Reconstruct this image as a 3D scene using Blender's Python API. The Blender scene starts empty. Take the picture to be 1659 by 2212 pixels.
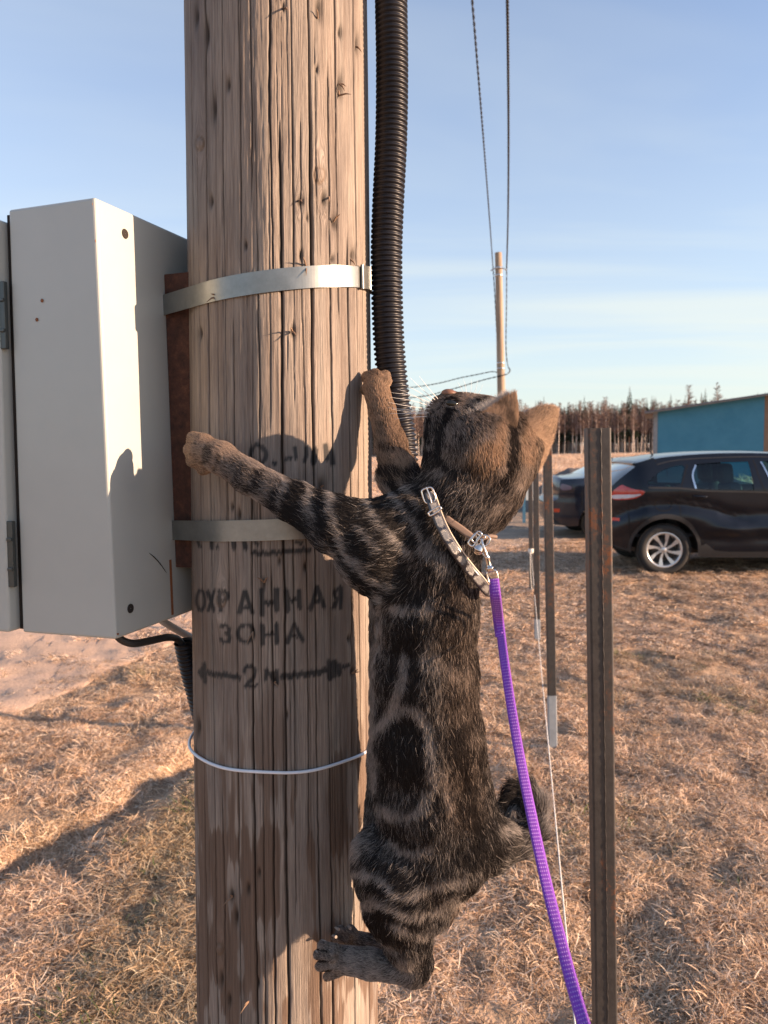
import bpy, bmesh, math, random
import numpy as np
from mathutils import Vector, Matrix, Euler
from mathutils.geometry import delaunay_2d_cdt

random.seed(7)
RNG = np.random.default_rng(11)
SC = bpy.context.scene
COL = SC.collection

# ------------------------------------------------------------------ camera
CAM_H = 1.72
PITCH = math.radians(4.79)
ROLL = math.radians(-1.0)
FPX = 1660.0                      # focal length in pixels of a 1659 x 2212 picture
CAM_R = Matrix.Rotation(math.radians(90) - PITCH, 3, 'X') @ Matrix.Rotation(ROLL, 3, 'Z')
CAM_P = Vector((0, 0, CAM_H))
cam_data = bpy.data.cameras.new('camera')
cam_data.sensor_fit = 'VERTICAL'
cam_data.sensor_height = 36.0
cam_data.sensor_width = 27.0
cam_data.lens = 36.0 * FPX / 2212.0
cam_data.clip_start = 0.05
cam_data.clip_end = 2000
cam_data.dof.use_dof = True
cam_data.dof.focus_distance = 0.9
cam_data.dof.aperture_fstop = 12.0
cam = bpy.data.objects.new('camera', cam_data)
COL.objects.link(cam)
cam.matrix_world = Matrix.Translation(CAM_P) @ CAM_R.to_4x4()
SC.camera = cam

# ------------------------------------------------------------------ light
SUN_EL = math.radians(12.5)
SUN_AZ = math.radians(12.0)       # the sun stands to the right and a little behind the camera
SUN_V = Vector((math.cos(SUN_AZ) * math.cos(SUN_EL), -math.sin(SUN_AZ) * math.cos(SUN_EL), math.sin(SUN_EL)))
sun_d = bpy.data.lights.new('sun', 'SUN')
sun_d.energy = 5.0
sun_d.angle = math.radians(0.5)
sun_d.color = (1.0, 0.69, 0.47)
sun = bpy.data.objects.new('sun', sun_d)
COL.objects.link(sun)
sun.rotation_euler = SUN_V.to_track_quat('Z', 'Y').to_euler()
sun.location = SUN_V * 50

world = bpy.data.worlds.new('World')
SC.world = world
world.use_nodes = True
wn = world.node_tree
wn.nodes.clear()
W = lambda t: wn.nodes.new(t)
w_out = W('ShaderNodeOutputWorld'); w_bg = W('ShaderNodeBackground')
sky = W('ShaderNodeTexSky'); sky.sky_type = 'NISHITA'; sky.sun_disc = False
sky.sun_elevation = SUN_EL
sky.sun_rotation = math.radians(90) + SUN_AZ
sky.air_density = 1.0; sky.dust_density = 0.6; sky.ozone_density = 2.0
w_bg.inputs['Strength'].default_value = 0.099
# thin cirrus: streaks drawn on a far plane overhead, mixed into the sky
w_tc = W('ShaderNodeTexCoord'); w_sep = W('ShaderNodeSeparateXYZ')
wn.links.new(w_tc.outputs['Generated'], w_sep.inputs[0])
w_zc = W('ShaderNodeMath'); w_zc.operation = 'MAXIMUM'; w_zc.inputs[1].default_value = 0.03
wn.links.new(w_sep.outputs['Z'], w_zc.inputs[0])
w_za = W('ShaderNodeMath'); w_za.operation = 'ADD'; w_za.inputs[1].default_value = 0.06
wn.links.new(w_zc.outputs[0], w_za.inputs[0])
w_dx = W('ShaderNodeMath'); w_dx.operation = 'DIVIDE'
w_dy = W('ShaderNodeMath'); w_dy.operation = 'DIVIDE'
wn.links.new(w_sep.outputs['X'], w_dx.inputs[0]); wn.links.new(w_za.outputs[0], w_dx.inputs[1])
wn.links.new(w_sep.outputs['Y'], w_dy.inputs[0]); wn.links.new(w_za.outputs[0], w_dy.inputs[1])
w_cmb = W('ShaderNodeCombineXYZ')
wn.links.new(w_dx.outputs[0], w_cmb.inputs[0]); wn.links.new(w_dy.outputs[0], w_cmb.inputs[1])
w_map = W('ShaderNodeMapping'); w_map.inputs['Rotation'].default_value = (0, 0, math.radians(-14))
w_map.inputs['Scale'].default_value = (0.20, 0.80, 1)
wn.links.new(w_cmb.outputs[0], w_map.inputs[0])
w_n = W('ShaderNodeTexNoise'); w_n.inputs['Scale'].default_value = 1.0; w_n.inputs['Detail'].default_value = 5
w_n.inputs['Distortion'].default_value = 0.8
wn.links.new(w_map.outputs[0], w_n.inputs['Vector'])
w_r = W('ShaderNodeValToRGB'); w_r.color_ramp.elements[0].position = 0.42; w_r.color_ramp.elements[1].position = 0.78
w_r.color_ramp.elements[0].color = (0, 0, 0, 1); w_r.color_ramp.elements[1].color = (0.42, 0.42, 0.42, 1)
wn.links.new(w_n.outputs['Fac'], w_r.inputs[0])
# overall milkiness of the thin high cloud, stronger towards the horizon
w_hz = W('ShaderNodeMapRange'); w_hz.inputs['From Min'].default_value = 0.0; w_hz.inputs['From Max'].default_value = 0.55
w_hz.inputs['To Min'].default_value = 0.64; w_hz.inputs['To Max'].default_value = 0.08
wn.links.new(w_sep.outputs['Z'], w_hz.inputs['Value'])
w_add = W('ShaderNodeMath'); w_add.operation = 'ADD'; w_add.use_clamp = True
wn.links.new(w_r.outputs['Color'], w_add.inputs[0]); wn.links.new(w_hz.outputs[0], w_add.inputs[1])
w_mix = W('ShaderNodeMix'); w_mix.data_type = 'RGBA'
w_mix.inputs[7].default_value = (3.6, 3.8, 3.5, 1)
wn.links.new(w_add.outputs[0], w_mix.inputs[0])
w_gain = W('ShaderNodeMix'); w_gain.data_type = 'RGBA'; w_gain.blend_type = 'MULTIPLY'; w_gain.inputs[0].default_value = 1
w_gain.inputs[7].default_value = (0.88, 0.93, 1.15, 1)
wn.links.new(sky.outputs[0], w_gain.inputs[6])
wn.links.new(w_gain.outputs[2], w_mix.inputs[6])
wn.links.new(w_mix.outputs[2], w_bg.inputs['Color'])
wn.links.new(w_bg.outputs[0], w_out.inputs[0])

SC.view_settings.view_transform = 'Standard'
SC.view_settings.look = 'None'
SC.view_settings.exposure = 1.36
SC.view_settings.gamma = 1.0
SC.view_settings.use_curve_mapping = False
SC.render.engine = 'CYCLES'
SC.cycles.use_denoising = True
SC.cycles.max_bounces = 6
SC.cycles.diffuse_bounces = 3
SC.cycles.transparent_max_bounces = 12
SC.cycles.sample_clamp_indirect = 6
SC.cycles.use_adaptive_sampling = True
SC.cycles.adaptive_threshold = 0.01

# ------------------------------------------------------------------ helpers
def P(u, v, y):
    """World point seen at (u, v) of the 1659 x 2212 photograph, at distance y in front of the camera."""
    d = CAM_R @ Vector(((u - 829.5) / FPX, -(v - 1106) / FPX, -1.0))
    return CAM_P + d * (y / d.y)

_RI = np.array(CAM_R.transposed())
def proj(p):
    """(n,3) world points -> (n,2) picture coordinates."""
    q = (np.asarray(p, float) - np.array(CAM_P)) @ _RI.T
    return np.stack([829.5 - FPX * q[:, 0] / q[:, 2], 1106 + FPX * q[:, 1] / q[:, 2]], 1)

def tag(o, label=None, cat=None, group=None, kind=None):
    if label: o['label'] = label
    if cat: o['category'] = cat
    if group: o['group'] = group
    if kind: o['kind'] = kind
    return o

def thing(name, label, cat, loc=(0, 0, 0), group=None):
    o = bpy.data.objects.new(name, None)
    o.empty_display_size = 0.1
    COL.objects.link(o)
    o.location = loc
    return tag(o, label, cat, group)

def link(name, me, mat=None, parent=None):
    """link a mesh whose vertices are in world space; when it has a parent that parent stands at its own location"""
    o = bpy.data.objects.new(name, me)
    COL.objects.link(o)
    if mat is not None:
        me.materials.clear()
        for m in (mat if isinstance(mat, (list, tuple)) else [mat]):
            me.materials.append(m)
    if parent is not None:
        o.parent = parent
        q = parent; off = Vector((0, 0, 0))
        while q is not None:
            off += Vector(q.location); q = q.parent
        o.location = -off
    return o

class MB:
    """collects geometry for one mesh"""
    def __init__(s): s.v = []; s.f = []; s.m = []; s.uv = []; s.smooth = []
    def add(s, vs, fs, mi=0, uv=None, smooth=False):
        b = len(s.v); s.v.extend([tuple(p) for p in vs])
        for k, f in enumerate(fs):
            s.f.append([b + i for i in f]); s.m.append(mi); s.smooth.append(smooth)
            s.uv.append(uv[k] if uv else None)
        return s
    def box(s, c, d, R=None, mi=0):
        hx, hy, hz = [q / 2 for q in d]
        pts = [Vector((x, y, z)) for x in (-hx, hx) for y in (-hy, hy) for z in (-hz, hz)]
        if R is not None: pts = [R @ p for p in pts]
        pts = [p + Vector(c) for p in pts]
        return s.add(pts, [(0, 1, 3, 2), (4, 6, 7, 5), (0, 4, 5, 1), (2, 3, 7, 6), (0, 2, 6, 4), (1, 5, 7, 3)], mi)
    def tube(s, pts, r, n=8, mi=0, caps=True, smooth=True):
        pts = [Vector(p) for p in pts]
        rs = r if isinstance(r, (list, tuple, np.ndarray)) else [r] * len(pts)
        T = []
        for i in range(len(pts)):
            t = pts[min(i + 1, len(pts) - 1)] - pts[max(i - 1, 0)]
            T.append(t.normalized() if t.length > 1e-9 else Vector((0, 0, 1)))
        a = Vector((0, 0, 1)) if abs(T[0].z) < 0.9 else Vector((1, 0, 0))
        x = T[0].cross(a).normalized(); vs = []
        for p, t, rr in zip(pts, T, rs):
            x = (x - t * x.dot(t)).normalized(); y = t.cross(x)
            for k in range(n):
                an = 2 * math.pi * k / n
                vs.append(p + (x * math.cos(an) + y * math.sin(an)) * rr)
        fs = []
        for i in range(len(pts) - 1):
            for k in range(n):
                k2 = (k + 1) % n
                fs.append((i * n + k, i * n + k2, (i + 1) * n + k2, (i + 1) * n + k))
        s.add(vs, fs, mi, smooth=smooth)
        if caps:
            s.add([vs[k] for k in range(n)], [tuple(range(n))[::-1]], mi)
            s.add(vs[-n:], [tuple(range(n))], mi)
        return s
    def lathe(s, prof, c, ax, n=32, mi=0, smooth=True):
        """prof = [(radius, offset along ax)]"""
        ax = Vector(ax).normalized(); c = Vector(c)
        a = Vector((0, 0, 1)) if abs(ax.z) < 0.9 else Vector((1, 0, 0))
        x = ax.cross(a).normalized(); y = ax.cross(x); vs = []
        for r, h in prof:
            for k in range(n):
                an = 2 * math.pi * k / n
                vs.append(c + ax * h + (x * math.cos(an) + y * math.sin(an)) * r)
        fs = [(i * n + k, i * n + (k + 1) % n, (i + 1) * n + (k + 1) % n, (i + 1) * n + k)
              for i in range(len(prof) - 1) for k in range(n)]
        return s.add(vs, fs, mi, smooth=smooth)
    def mesh(s, name='m'):
        me = bpy.data.meshes.new(name)
        me.from_pydata(s.v, [], s.f)
        me.polygons.foreach_set('material_index', s.m)
        me.polygons.foreach_set('use_smooth', s.smooth)
        if any(u is not None for u in s.uv):
            ul = me.uv_layers.new(name='UVMap'); k = 0
            for f, u in zip(s.f, s.uv):
                for j in range(len(f)):
                    if u is not None: ul.data[k].uv = u[j]
                    k += 1
        me.validate(clean_customdata=False); me.update()
        return me
    def build(s, name, mat, parent=None): return link(name, s.mesh(name), mat, parent)

def np_mesh(name, V, F):
    """fast mesh from numpy vertices and quad / tri faces"""
    me = bpy.data.meshes.new(name)
    F = np.asarray(F, dtype=np.int32); k = F.shape[1]
    me.vertices.add(len(V)); me.vertices.foreach_set('co', np.asarray(V, np.float32).ravel())
    me.loops.add(F.size); me.loops.foreach_set('vertex_index', F.ravel())
    me.polygons.add(len(F)); me.polygons.foreach_set('loop_start', np.arange(0, F.size, k, dtype=np.int32))
    me.polygons.foreach_set('loop_total', np.full(len(F), k, dtype=np.int32))
    me.update(calc_edges=True)
    me.polygons.foreach_set('use_smooth', np.ones(len(F), bool))
    return me

def attr(me, name, typ, dom, data):
    a = me.attributes.new(name, typ, dom)
    key = {'FLOAT': 'value', 'INT': 'value', 'FLOAT_COLOR': 'color', 'FLOAT_VECTOR': 'vector'}[typ]
    a.data.foreach_set(key, np.asarray(data).ravel())

def vnoise(x, y, seed=0):
    """smooth value noise in [0,1] of numpy arrays"""
    xi = np.floor(x).astype(np.int64); yi = np.floor(y).astype(np.int64)
    fx = x - xi; fy = y - yi
    fx = fx * fx * (3 - 2 * fx); fy = fy * fy * (3 - 2 * fy)
    def h(a, b):
        n = (a * 374761393 + b * 668265263 + seed * 974634777) & 0x7fffffff
        n = ((n ^ (n >> 13)) * 1274126177) & 0x7fffffff
        return ((n ^ (n >> 16)) & 0xffff) / 65535.0
    return (h(xi, yi) * (1 - fx) + h(xi + 1, yi) * fx) * (1 - fy) + (h(xi, yi + 1) * (1 - fx) + h(xi + 1, yi + 1) * fx) * fy
def fbm(x, y, o=4, seed=0):
    s = 0; a = 0.5; t = 0
    for k in range(o):
        s = s + a * vnoise(x * 2 ** k, y * 2 ** k, seed + k); t += a; a *= 0.5
    return s / t

def seg_dist(U, V, pts):
    """distance of points to a polyline"""
    d = np.full(U.shape, 1e9)
    pts = [tuple(p[:2]) for p in pts]
    if len(pts) == 1: return np.hypot(U - pts[0][0], V - pts[0][1])
    for (x0, y0), (x1, y1) in zip(pts[:-1], pts[1:]):
        dx, dy = x1 - x0, y1 - y0; L = dx * dx + dy * dy + 1e-12
        h = np.clip(((U - x0) * dx + (V - y0) * dy) / L, 0, 1)
        d = np.minimum(d, np.hypot(U - x0 - h * dx, V - y0 - h * dy))
    return d

def sstep(a, b, x):
    t = np.clip((x - a) / (b - a), 0, 1); return t * t * (3 - 2 * t)

def catmull(pts, n=8):
    pts = [Vector(p) for p in pts]; out = []
    q = [pts[0] * 2 - pts[1]] + pts + [pts[-1] * 2 - pts[-2]]
    for i in range(1, len(q) - 2):
        for k in range(n):
            t = k / n; a, b, c, d = q[i - 1], q[i], q[i + 1], q[i + 2]
            out.append(0.5 * ((2 * b) + (c - a) * t + (2 * a - 5 * b + 4 * c - d) * t * t + (3 * b - a - 3 * c + d) * t ** 3))
    out.append(pts[-1]); return out

# ------------------------------------------------------------------ materials
class MT:
    """small node-material builder"""
    def __init__(s, name):
        s.m = bpy.data.materials.new(name); s.m.use_nodes = True
        s.t = s.m.node_tree; s.p = s.t.nodes['Principled BSDF']; s.o = s.t.nodes['Material Output']
    def n(s, t, **k):
        x = s.t.nodes.new(t)
        for a, b in k.items(): setattr(x, a, b)
        return x
    def l(s, a, b): s.t.links.new(a, b)
    def coords(s, kind='Object', scale=(1, 1, 1), rot=(0, 0, 0)):
        c = s.n('ShaderNodeTexCoord'); m = s.n('ShaderNodeMapping')
        m.inputs['Scale'].default_value = scale; m.inputs['Rotation'].default_value = rot
        s.l(c.outputs[kind], m.inputs[0]); return m.outputs[0]
    def noise(s, vec, scale=5, detail=4, rough=0.6, dist=0):
        x = s.n('ShaderNodeTexNoise'); x.inputs['Scale'].default_value = scale
        x.inputs['Detail'].default_value = detail; x.inputs['Roughness'].default_value = rough
        x.inputs['Distortion'].default_value = dist; s.l(vec, x.inputs['Vector']); return x.outputs['Fac']
    def ramp(s, fac, stops):
        x = s.n('ShaderNodeValToRGB'); e = x.color_ramp.elements
        while len(e) < len(stops): e.new(0.5)
        for el, (p, c) in zip(e, stops):
            el.position = p; el.color = c if len(c) == 4 else (*c, 1)
        s.l(fac, x.inputs[0]); return x.outputs[0]
    def mix(s, fac, a, b, mode='MIX'):
        x = s.n('ShaderNodeMix', data_type='RGBA', blend_type=mode)
        for i, q in ((0, fac), (6, a), (7, b)):
            if hasattr(q, 'links') or hasattr(q, 'is_linked'): s.l(q, x.inputs[i])
            elif i == 0: x.inputs[0].default_value = q
            else: x.inputs[i].default_value = q if len(q) == 4 else (*q, 1)
        return x.outputs[2]
    def math(s, op, a, b=None, clamp=False):
        x = s.n('ShaderNodeMath', operation=op, use_clamp=clamp)
        for i, q in ((0, a), (1, b)):
            if q is None: continue
            if hasattr(q, 'is_linked'): s.l(q, x.inputs[i])
            else: x.inputs[i].default_value = q
        return x.outputs[0]
    def attr(s, name, out='Fac', typ='GEOMETRY'):
        x = s.n('ShaderNodeAttribute', attribute_name=name, attribute_type=typ); return x.outputs[out]
    def bump(s, h, strength=0.3, dist=0.01):
        x = s.n('ShaderNodeBump'); x.inputs['Strength'].default_value = strength
        x.inputs['Distance'].default_value = dist; s.l(h, x.inputs['Height']); s.l(x.outputs[0], s.p.inputs['Normal'])
    def set(s, color=None, rough=None, metal=None, **k):
        if color is not None:
            if hasattr(color, 'is_linked'): s.l(color, s.p.inputs['Base Color'])
            else: s.p.inputs['Base Color'].default_value = (*color[:3], 1)
        if rough is not None:
            if hasattr(rough, 'is_linked'): s.l(rough, s.p.inputs['Roughness'])
            else: s.p.inputs['Roughness'].default_value = rough
        if metal is not None: s.p.inputs['Metallic'].default_value = metal
        for a, b in k.items(): s.p.inputs[a.replace('_', ' ')].default_value = b
        return s.m

def simple(name, color, rough=0.6, metal=0.0, var=0.15, scale=8, bump=0.0, **k):
    """a material with a little procedural variation of colour and gloss"""
    t = MT(name); c = t.coords('Object')
    nz = t.noise(c, scale, 5)
    lo = tuple(q * (1 - var) for q in color); hi = tuple(min(1, q * (1 + var)) for q in color)
    col = t.ramp(nz, [(0.3, lo), (0.7, hi)])
    t.set(col, None, metal, **k)
    r = t.n('ShaderNodeMapRange'); r.inputs['To Min'].default_value = max(0, rough - 0.08); r.inputs['To Max'].default_value = min(1, rough + 0.08)
    t.l(nz, r.inputs['Value']); t.l(r.outputs[0], t.p.inputs['Roughness'])
    if bump: t.bump(t.noise(c, scale * 8, 3), bump, 0.002)
    return t.m
# ------------------------------------------------------------------ ground
def gh(x, y):
    """height of the ground"""
    x = np.asarray(x, float); y = np.asarray(y, float)
    h = 0.05 * (fbm(x * 0.35 + 5, y * 0.35, 3, 3) - 0.5) 
    fade = sstep(34, 16, y) * sstep(-1.0, 0.5, y)
    q = fbm(x * 2.6 + 11, y * 3.1, 2, 41); h = h + fade * (0.055 * (q - 0.5) + 0.038 * (fbm(x * 8.5, y * 9.5, 2, 43) - 0.5))
    # a shallow trench left of the pole
    d = seg_dist(x, y, [(-1.75, 2.9), (-1.3, 3.6), (-1.05, 4.3)])
    h = h - 0.10 * np.exp(-(d / 0.10) ** 2) - 0.10 * np.exp(-(np.hypot(x + 1.02, y - 4.25) / 0.2) ** 2)
    return h

def axis(lo, hi, c0, c1, fine, grow=1.22):
    a = list(np.arange(c0, c1 + 1e-6, fine)); s = fine
    while a[-1] < hi: s *= grow; a.append(min(hi, a[-1] + s))
    s = fine
    while a[0] > lo: s *= grow; a.insert(0, max(lo, a[0] - s))
    return np.array(a)

gx = axis(-700, 900, -5, 7, 0.042); gy = axis(-60, 1600, 0.4, 9, 0.042)
GX, GY = np.meshgrid(gx, gy)
GZ = gh(GX, GY)
idx = np.arange(GX.size).reshape(GX.shape)
Fq = np.stack([idx[:-1, :-1], idx[:-1, 1:], idx[1:, 1:], idx[1:, :-1]], -1).reshape(-1, 4)
me = np_mesh('ground', np.stack([GX, GY, GZ], -1).reshape(-1, 3), Fq)
t = MT('dry_turf_soil'); c = t.coords('Object')
n1 = t.noise(c, 0.7, 6, 0.65); n2 = t.noise(c, 9, 5, 0.7); n3 = t.noise(c, 60, 3, 0.7)
a = t.ramp(n2, [(0.30, (0.10, 0.07, 0.047)), (0.46, (0.38, 0.27, 0.175)), (0.62, (0.72, 0.53, 0.36))])
b = t.ramp(n1, [(0.38, (0.58, 0.40, 0.26)), (0.62, (0.42, 0.30, 0.195))])
col = t.mix(0.35, a, b)
col = t.mix(t.math('MULTIPLY', n3, 0.5), col, (0.40, 0.27, 0.16), 'OVERLAY')
# beyond the track the field is one pale straw colour
sx = t.n('ShaderNodeSeparateXYZ'); t.l(c, sx.inputs[0])
far = t.n('ShaderNodeMapRange'); far.inputs['From Min'].default_value = 14; far.inputs['From Max'].default_value = 26
t.l(sx.outputs['Y'], far.inputs['Value'])
fcol = t.ramp(t.noise(t.coords('Object', (0.06, 0.5, 1)), 3, 6, 0.7), [(0.35, (0.46, 0.30, 0.19)), (0.65, (0.66, 0.45, 0.30))])
col = t.mix(far.outputs[0], col, fcol)
t.set(col, 0.95); t.bump(t.math('ADD', n2, n3), 0.9, 0.03)
ground = link('ground', me, t.m); tag(ground, kind='structure')

# ------------------------------------------------------------------ dirt road: a strip that dives under the turf at its ragged edges
near_e = [(-14, 1.2), (-5.5, 2.4), (-3.3, 3.9), (-2.45, 5.0), (-1.95, 6.6), (-1.1, 9.0), (0.8, 11.6), (3.4, 13.3), (9, 14.6), (18, 15.2), (60, 16)]
far_e = [(-22, 6), (-15, 9), (-10, 12), (-8, 14.5), (-6, 17), (-3, 19.5), (0.5, 21.4), (4, 22.6), (9, 23.4), (20, 24), (60, 25)]
A = catmull([(*p, 0) for p in near_e], 28); B = catmull([(*p, 0) for p in far_e], 28)
m = 60; R = []
for i, (p, q) in enumerate(zip(A, B)):
    for k in range(m):
        s = k / (m - 1); w = p.lerp(q, s ** 1.5); R.append((w.x, w.y, s))
R = np.array(R); n = len(A)
edge = np.minimum(R[:, 2], 1 - R[:, 2]) * 7
edge += (fbm(R[:, 0] * 1.6, R[:, 1] * 1.6, 4, 9) - 0.5) * 0.55
dz = 0.012 * np.clip(edge * 4, -1.5, 1) + 0.012 * (fbm(R[:, 0] * 2, R[:, 1] * 5, 3, 21) - 0.5) * np.clip(edge, 0, 1)
Rv = np.stack([R[:, 0], R[:, 1], gh(R[:, 0], R[:, 1]) * 1.0 + dz], 1)
ii = np.arange(n * m).reshape(n, m)
Rf = np.stack([ii[:-1, :-1], ii[:-1, 1:], ii[1:, 1:], ii[1:, :-1]], -1).reshape(-1, 4)
t = MT('packed_dirt'); c = t.coords('Object')
sx = t.n('ShaderNodeSeparateXYZ'); t.l(c, sx.inputs[0])
far = t.n('ShaderNodeMapRange'); far.inputs['From Min'].default_value = 12; far.inputs['From Max'].default_value = 16
t.l(sx.outputs['Y'], far.inputs['Value'])
sand = t.ramp(t.noise(t.coords('Object', (0.6, 2.2, 1), (0, 0, 0.5)), 1.8, 6, 0.65), [(0.3, (0.52, 0.37, 0.26)), (0.7, (0.66, 0.485, 0.35))])
grav = t.ramp(t.noise(t.coords('Object', (0.25, 1, 1)), 3.2, 6, 0.75), [(0.35, (0.15, 0.13, 0.10)), (0.5, (0.24, 0.19, 0.14)), (0.65, (0.42, 0.30, 0.20))])
n3 = t.noise(c, 55, 4, 0.7)
col = t.mix(far.outputs[0], sand, grav); col = t.mix(0.25, col, t.ramp(n3, [(0.3, (0.08, 0.06, 0.05)), (0.7, (0.6, 0.5, 0.4))]), 'OVERLAY')
t.set(col, 0.95); t.bump(t.math('ADD', n3, t.noise(c, 6, 4)), 0.5, 0.02)
road = link('dirt_road', np_mesh('dirt_road', Rv, Rf), t.m); tag(road, kind='structure')

def on_road(x, y):
    """>0 on the road: vectorised point-in-polygon test"""
    poly = [(p.x, p.y) for p in A] + [(p.x, p.y) for p in B[::-1]]
    ins = np.zeros(x.shape, bool); j = len(poly) - 1
    for i in range(len(poly)):
        xi, yi = poly[i]; xj, yj = poly[j]
        if yi != yj:
            ins ^= ((yi > y) != (yj > y)) & (x < (xj - xi) * (y - yi) / (yj - yi) + xi)
        j = i
    return ins

# ------------------------------------------------------------------ instancing of tufts (grass is stuff nobody could count)
def scatter(name, pts, rot, scl, idx, tint, objs, kind='stuff'):
    src = bpy.data.collections.new(name + '_source')
    for o in objs: src.objects.link(o)
    me = bpy.data.meshes.new(name); me.vertices.add(len(pts)); me.vertices.foreach_set('co', np.asarray(pts, np.float32).ravel()); me.update()
    attr(me, 'rot', 'FLOAT_VECTOR', 'POINT', np.asarray(rot, np.float32)); attr(me, 'scl', 'FLOAT_VECTOR', 'POINT', np.asarray(scl, np.float32))
    attr(me, 'idx', 'INT', 'POINT', np.asarray(idx, np.int32)); attr(me, 'tint', 'FLOAT', 'POINT', np.asarray(tint, np.float32))
    o = bpy.data.objects.new(name, me); COL.objects.link(o); tag(o, kind=kind)
    g = bpy.data.node_groups.new(name, 'GeometryNodeTree')
    g.interface.new_socket('Geometry', in_out='INPUT', socket_type='NodeSocketGeometry')
    g.interface.new_socket('Geometry', in_out='OUTPUT', socket_type='NodeSocketGeometry')
    gi = g.nodes.new('NodeGroupInput'); go = g.nodes.new('NodeGroupOutput')
    ip = g.nodes.new('GeometryNodeInstanceOnPoints'); ci = g.nodes.new('GeometryNodeCollectionInfo')
    ci.inputs['Collection'].default_value = src; ci.inputs['Separate Children'].default_value = True; ci.inputs['Reset Children'].default_value = True
    ip.inputs['Pick Instance'].default_value = True
    g.links.new(gi.outputs[0], ip.inputs['Points']); g.links.new(ci.outputs[0], ip.inputs['Instance'])
    for nm, dt, sock in (('rot', 'FLOAT_VECTOR', 'Rotation'), ('scl', 'FLOAT_VECTOR', 'Scale'), ('idx', 'INT', 'Instance Index')):
        na = g.nodes.new('GeometryNodeInputNamedAttribute'); na.data_type = dt; na.inputs['Name'].default_value = nm
        g.links.new(na.outputs[0], ip.inputs[sock])
    g.links.new(ip.outputs[0], go.inputs[0])
    md = o.modifiers.new('tufts', 'NODES'); md.node_group = g
    return o

def grass_material(name, translucent=0.22):
    t = MT(name); col = t.attr('blade', 'Color'); tint = t.attr('tint', 'Fac', 'INSTANCER')
    oi = t.n('ShaderNodeObjectInfo')
    green = t.mix(tint, (1, 1, 1), (0.52, 0.54, 0.44))  # greener, darker tufts; tint also carries the painted lower-left shade
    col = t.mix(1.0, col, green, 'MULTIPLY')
    v = t.n('ShaderNodeMapRange'); v.inputs['To Min'].default_value = 0.82; v.inputs['To Max'].default_value = 1.2
    t.l(oi.outputs['Random'], v.inputs['Value'])
    hs = t.n('ShaderNodeHueSaturation'); t.l(v.outputs[0], hs.inputs['Value']); t.l(col, hs.inputs['Color'])
    t.set(hs.outputs[0], 0.6); t.p.inputs['Specular IOR Level'].default_value = 0.3
    tr = t.n('ShaderNodeBsdfTranslucent'); t.l(hs.outputs[0], tr.inputs[0])
    mx = t.n('ShaderNodeMixShader'); mx.inputs[0].default_value = translucent
    t.l(t.p.outputs[0], mx.inputs[1]); t.l(tr.outputs[0], mx.inputs[2]); t.l(mx.outputs[0], t.o.inputs[0])
    return t.m

def tuft_mesh(name, n, rad, lmin, lmax, wid, flat, cols, seed, seg=3):
    """n bent blades; flat = how far they lie down (0 upright, 1 matted)"""
    r = np.random.default_rng(seed); V = []; F = []; C = []
    for _ in range(n):
        a = r.uniform(0, 6.283); rr = rad * math.sqrt(r.uniform(0, 1)); x0, y0 = rr * math.cos(a), rr * math.sin(a)
        d = r.uniform(0, 6.283); L = r.uniform(lmin, lmax); w = wid * r.uniform(0.6, 1.25)
        el = math.radians(r.uniform(12, 75) * (1 - flat) + r.uniform(2, 26) * flat)
        bend = r.uniform(0.2, 1.0) * (0.6 + flat); curl = r.uniform(-1.2, 1.2)
        c = np.array(cols[r.integers(len(cols))]) * r.uniform(0.75, 1.2)
        p = np.array([x0, y0, r.uniform(-0.008, 0.012)]); b = len(V); side = np.array([-math.sin(d), math.cos(d), 0]); tw = r.uniform(-1, 1)
        for k in range(seg + 1):
            s = k / seg; ww = w * (1 - s ** 2 * 0.85) * 0.5
            nv = side * math.cos(tw) + np.array([0, 0, 1.0]) * math.sin(tw)
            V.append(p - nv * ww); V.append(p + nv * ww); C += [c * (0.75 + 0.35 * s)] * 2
            e = el - bend * s; dd = d + curl * s
            p = p + L / seg * np.array([math.cos(dd) * math.cos(e), math.sin(dd) * math.cos(e), math.sin(e)])
            p[2] = max(p[2], 0.004)
        for k in range(seg): F.append((b + 2 * k, b + 2 * k + 1, b + 2 * k + 3, b + 2 * k + 2))
    me = np_mesh(name, np.array(V), np.array(F))
    C = np.concatenate([np.array(C), np.ones((len(C), 1))], 1)
    attr(me, 'blade', 'FLOAT_COLOR', 'POINT', C.astype(np.float32))
    return me

straw = [(0.93, 0.68, 0.47), (0.88, 0.61, 0.41), (0.95, 0.78, 0.60), (0.74, 0.50, 0.32), (0.62, 0.41, 0.26), (0.92, 0.72, 0.54), (0.30, 0.19, 0.12), (0.12, 0.08, 0.05)]
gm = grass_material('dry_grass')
def src(name, *a, **k):
    o = bpy.data.objects.new(name, tuft_mesh(name, *a, **k)); o.data.materials.append(gm); return o
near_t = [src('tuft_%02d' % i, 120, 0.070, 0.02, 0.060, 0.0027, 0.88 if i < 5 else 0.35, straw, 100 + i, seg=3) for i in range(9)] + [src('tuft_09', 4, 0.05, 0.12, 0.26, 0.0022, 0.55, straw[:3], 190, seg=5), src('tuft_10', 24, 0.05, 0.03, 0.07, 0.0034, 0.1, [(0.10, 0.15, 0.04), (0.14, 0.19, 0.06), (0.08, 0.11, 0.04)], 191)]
mid_t = [src('mtuft_%02d' % i, 170, 0.15, 0.03, 0.08, 0.0052, 0.85, straw, 200 + i, seg=2) for i in range(6)]
tall_t = [src('field_tuft_%02d' % i, 26, 0.5, 0.3, 0.75, 0.03, 0.12, straw[:5], 300 + i, seg=2) for i in range(5)]

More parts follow.
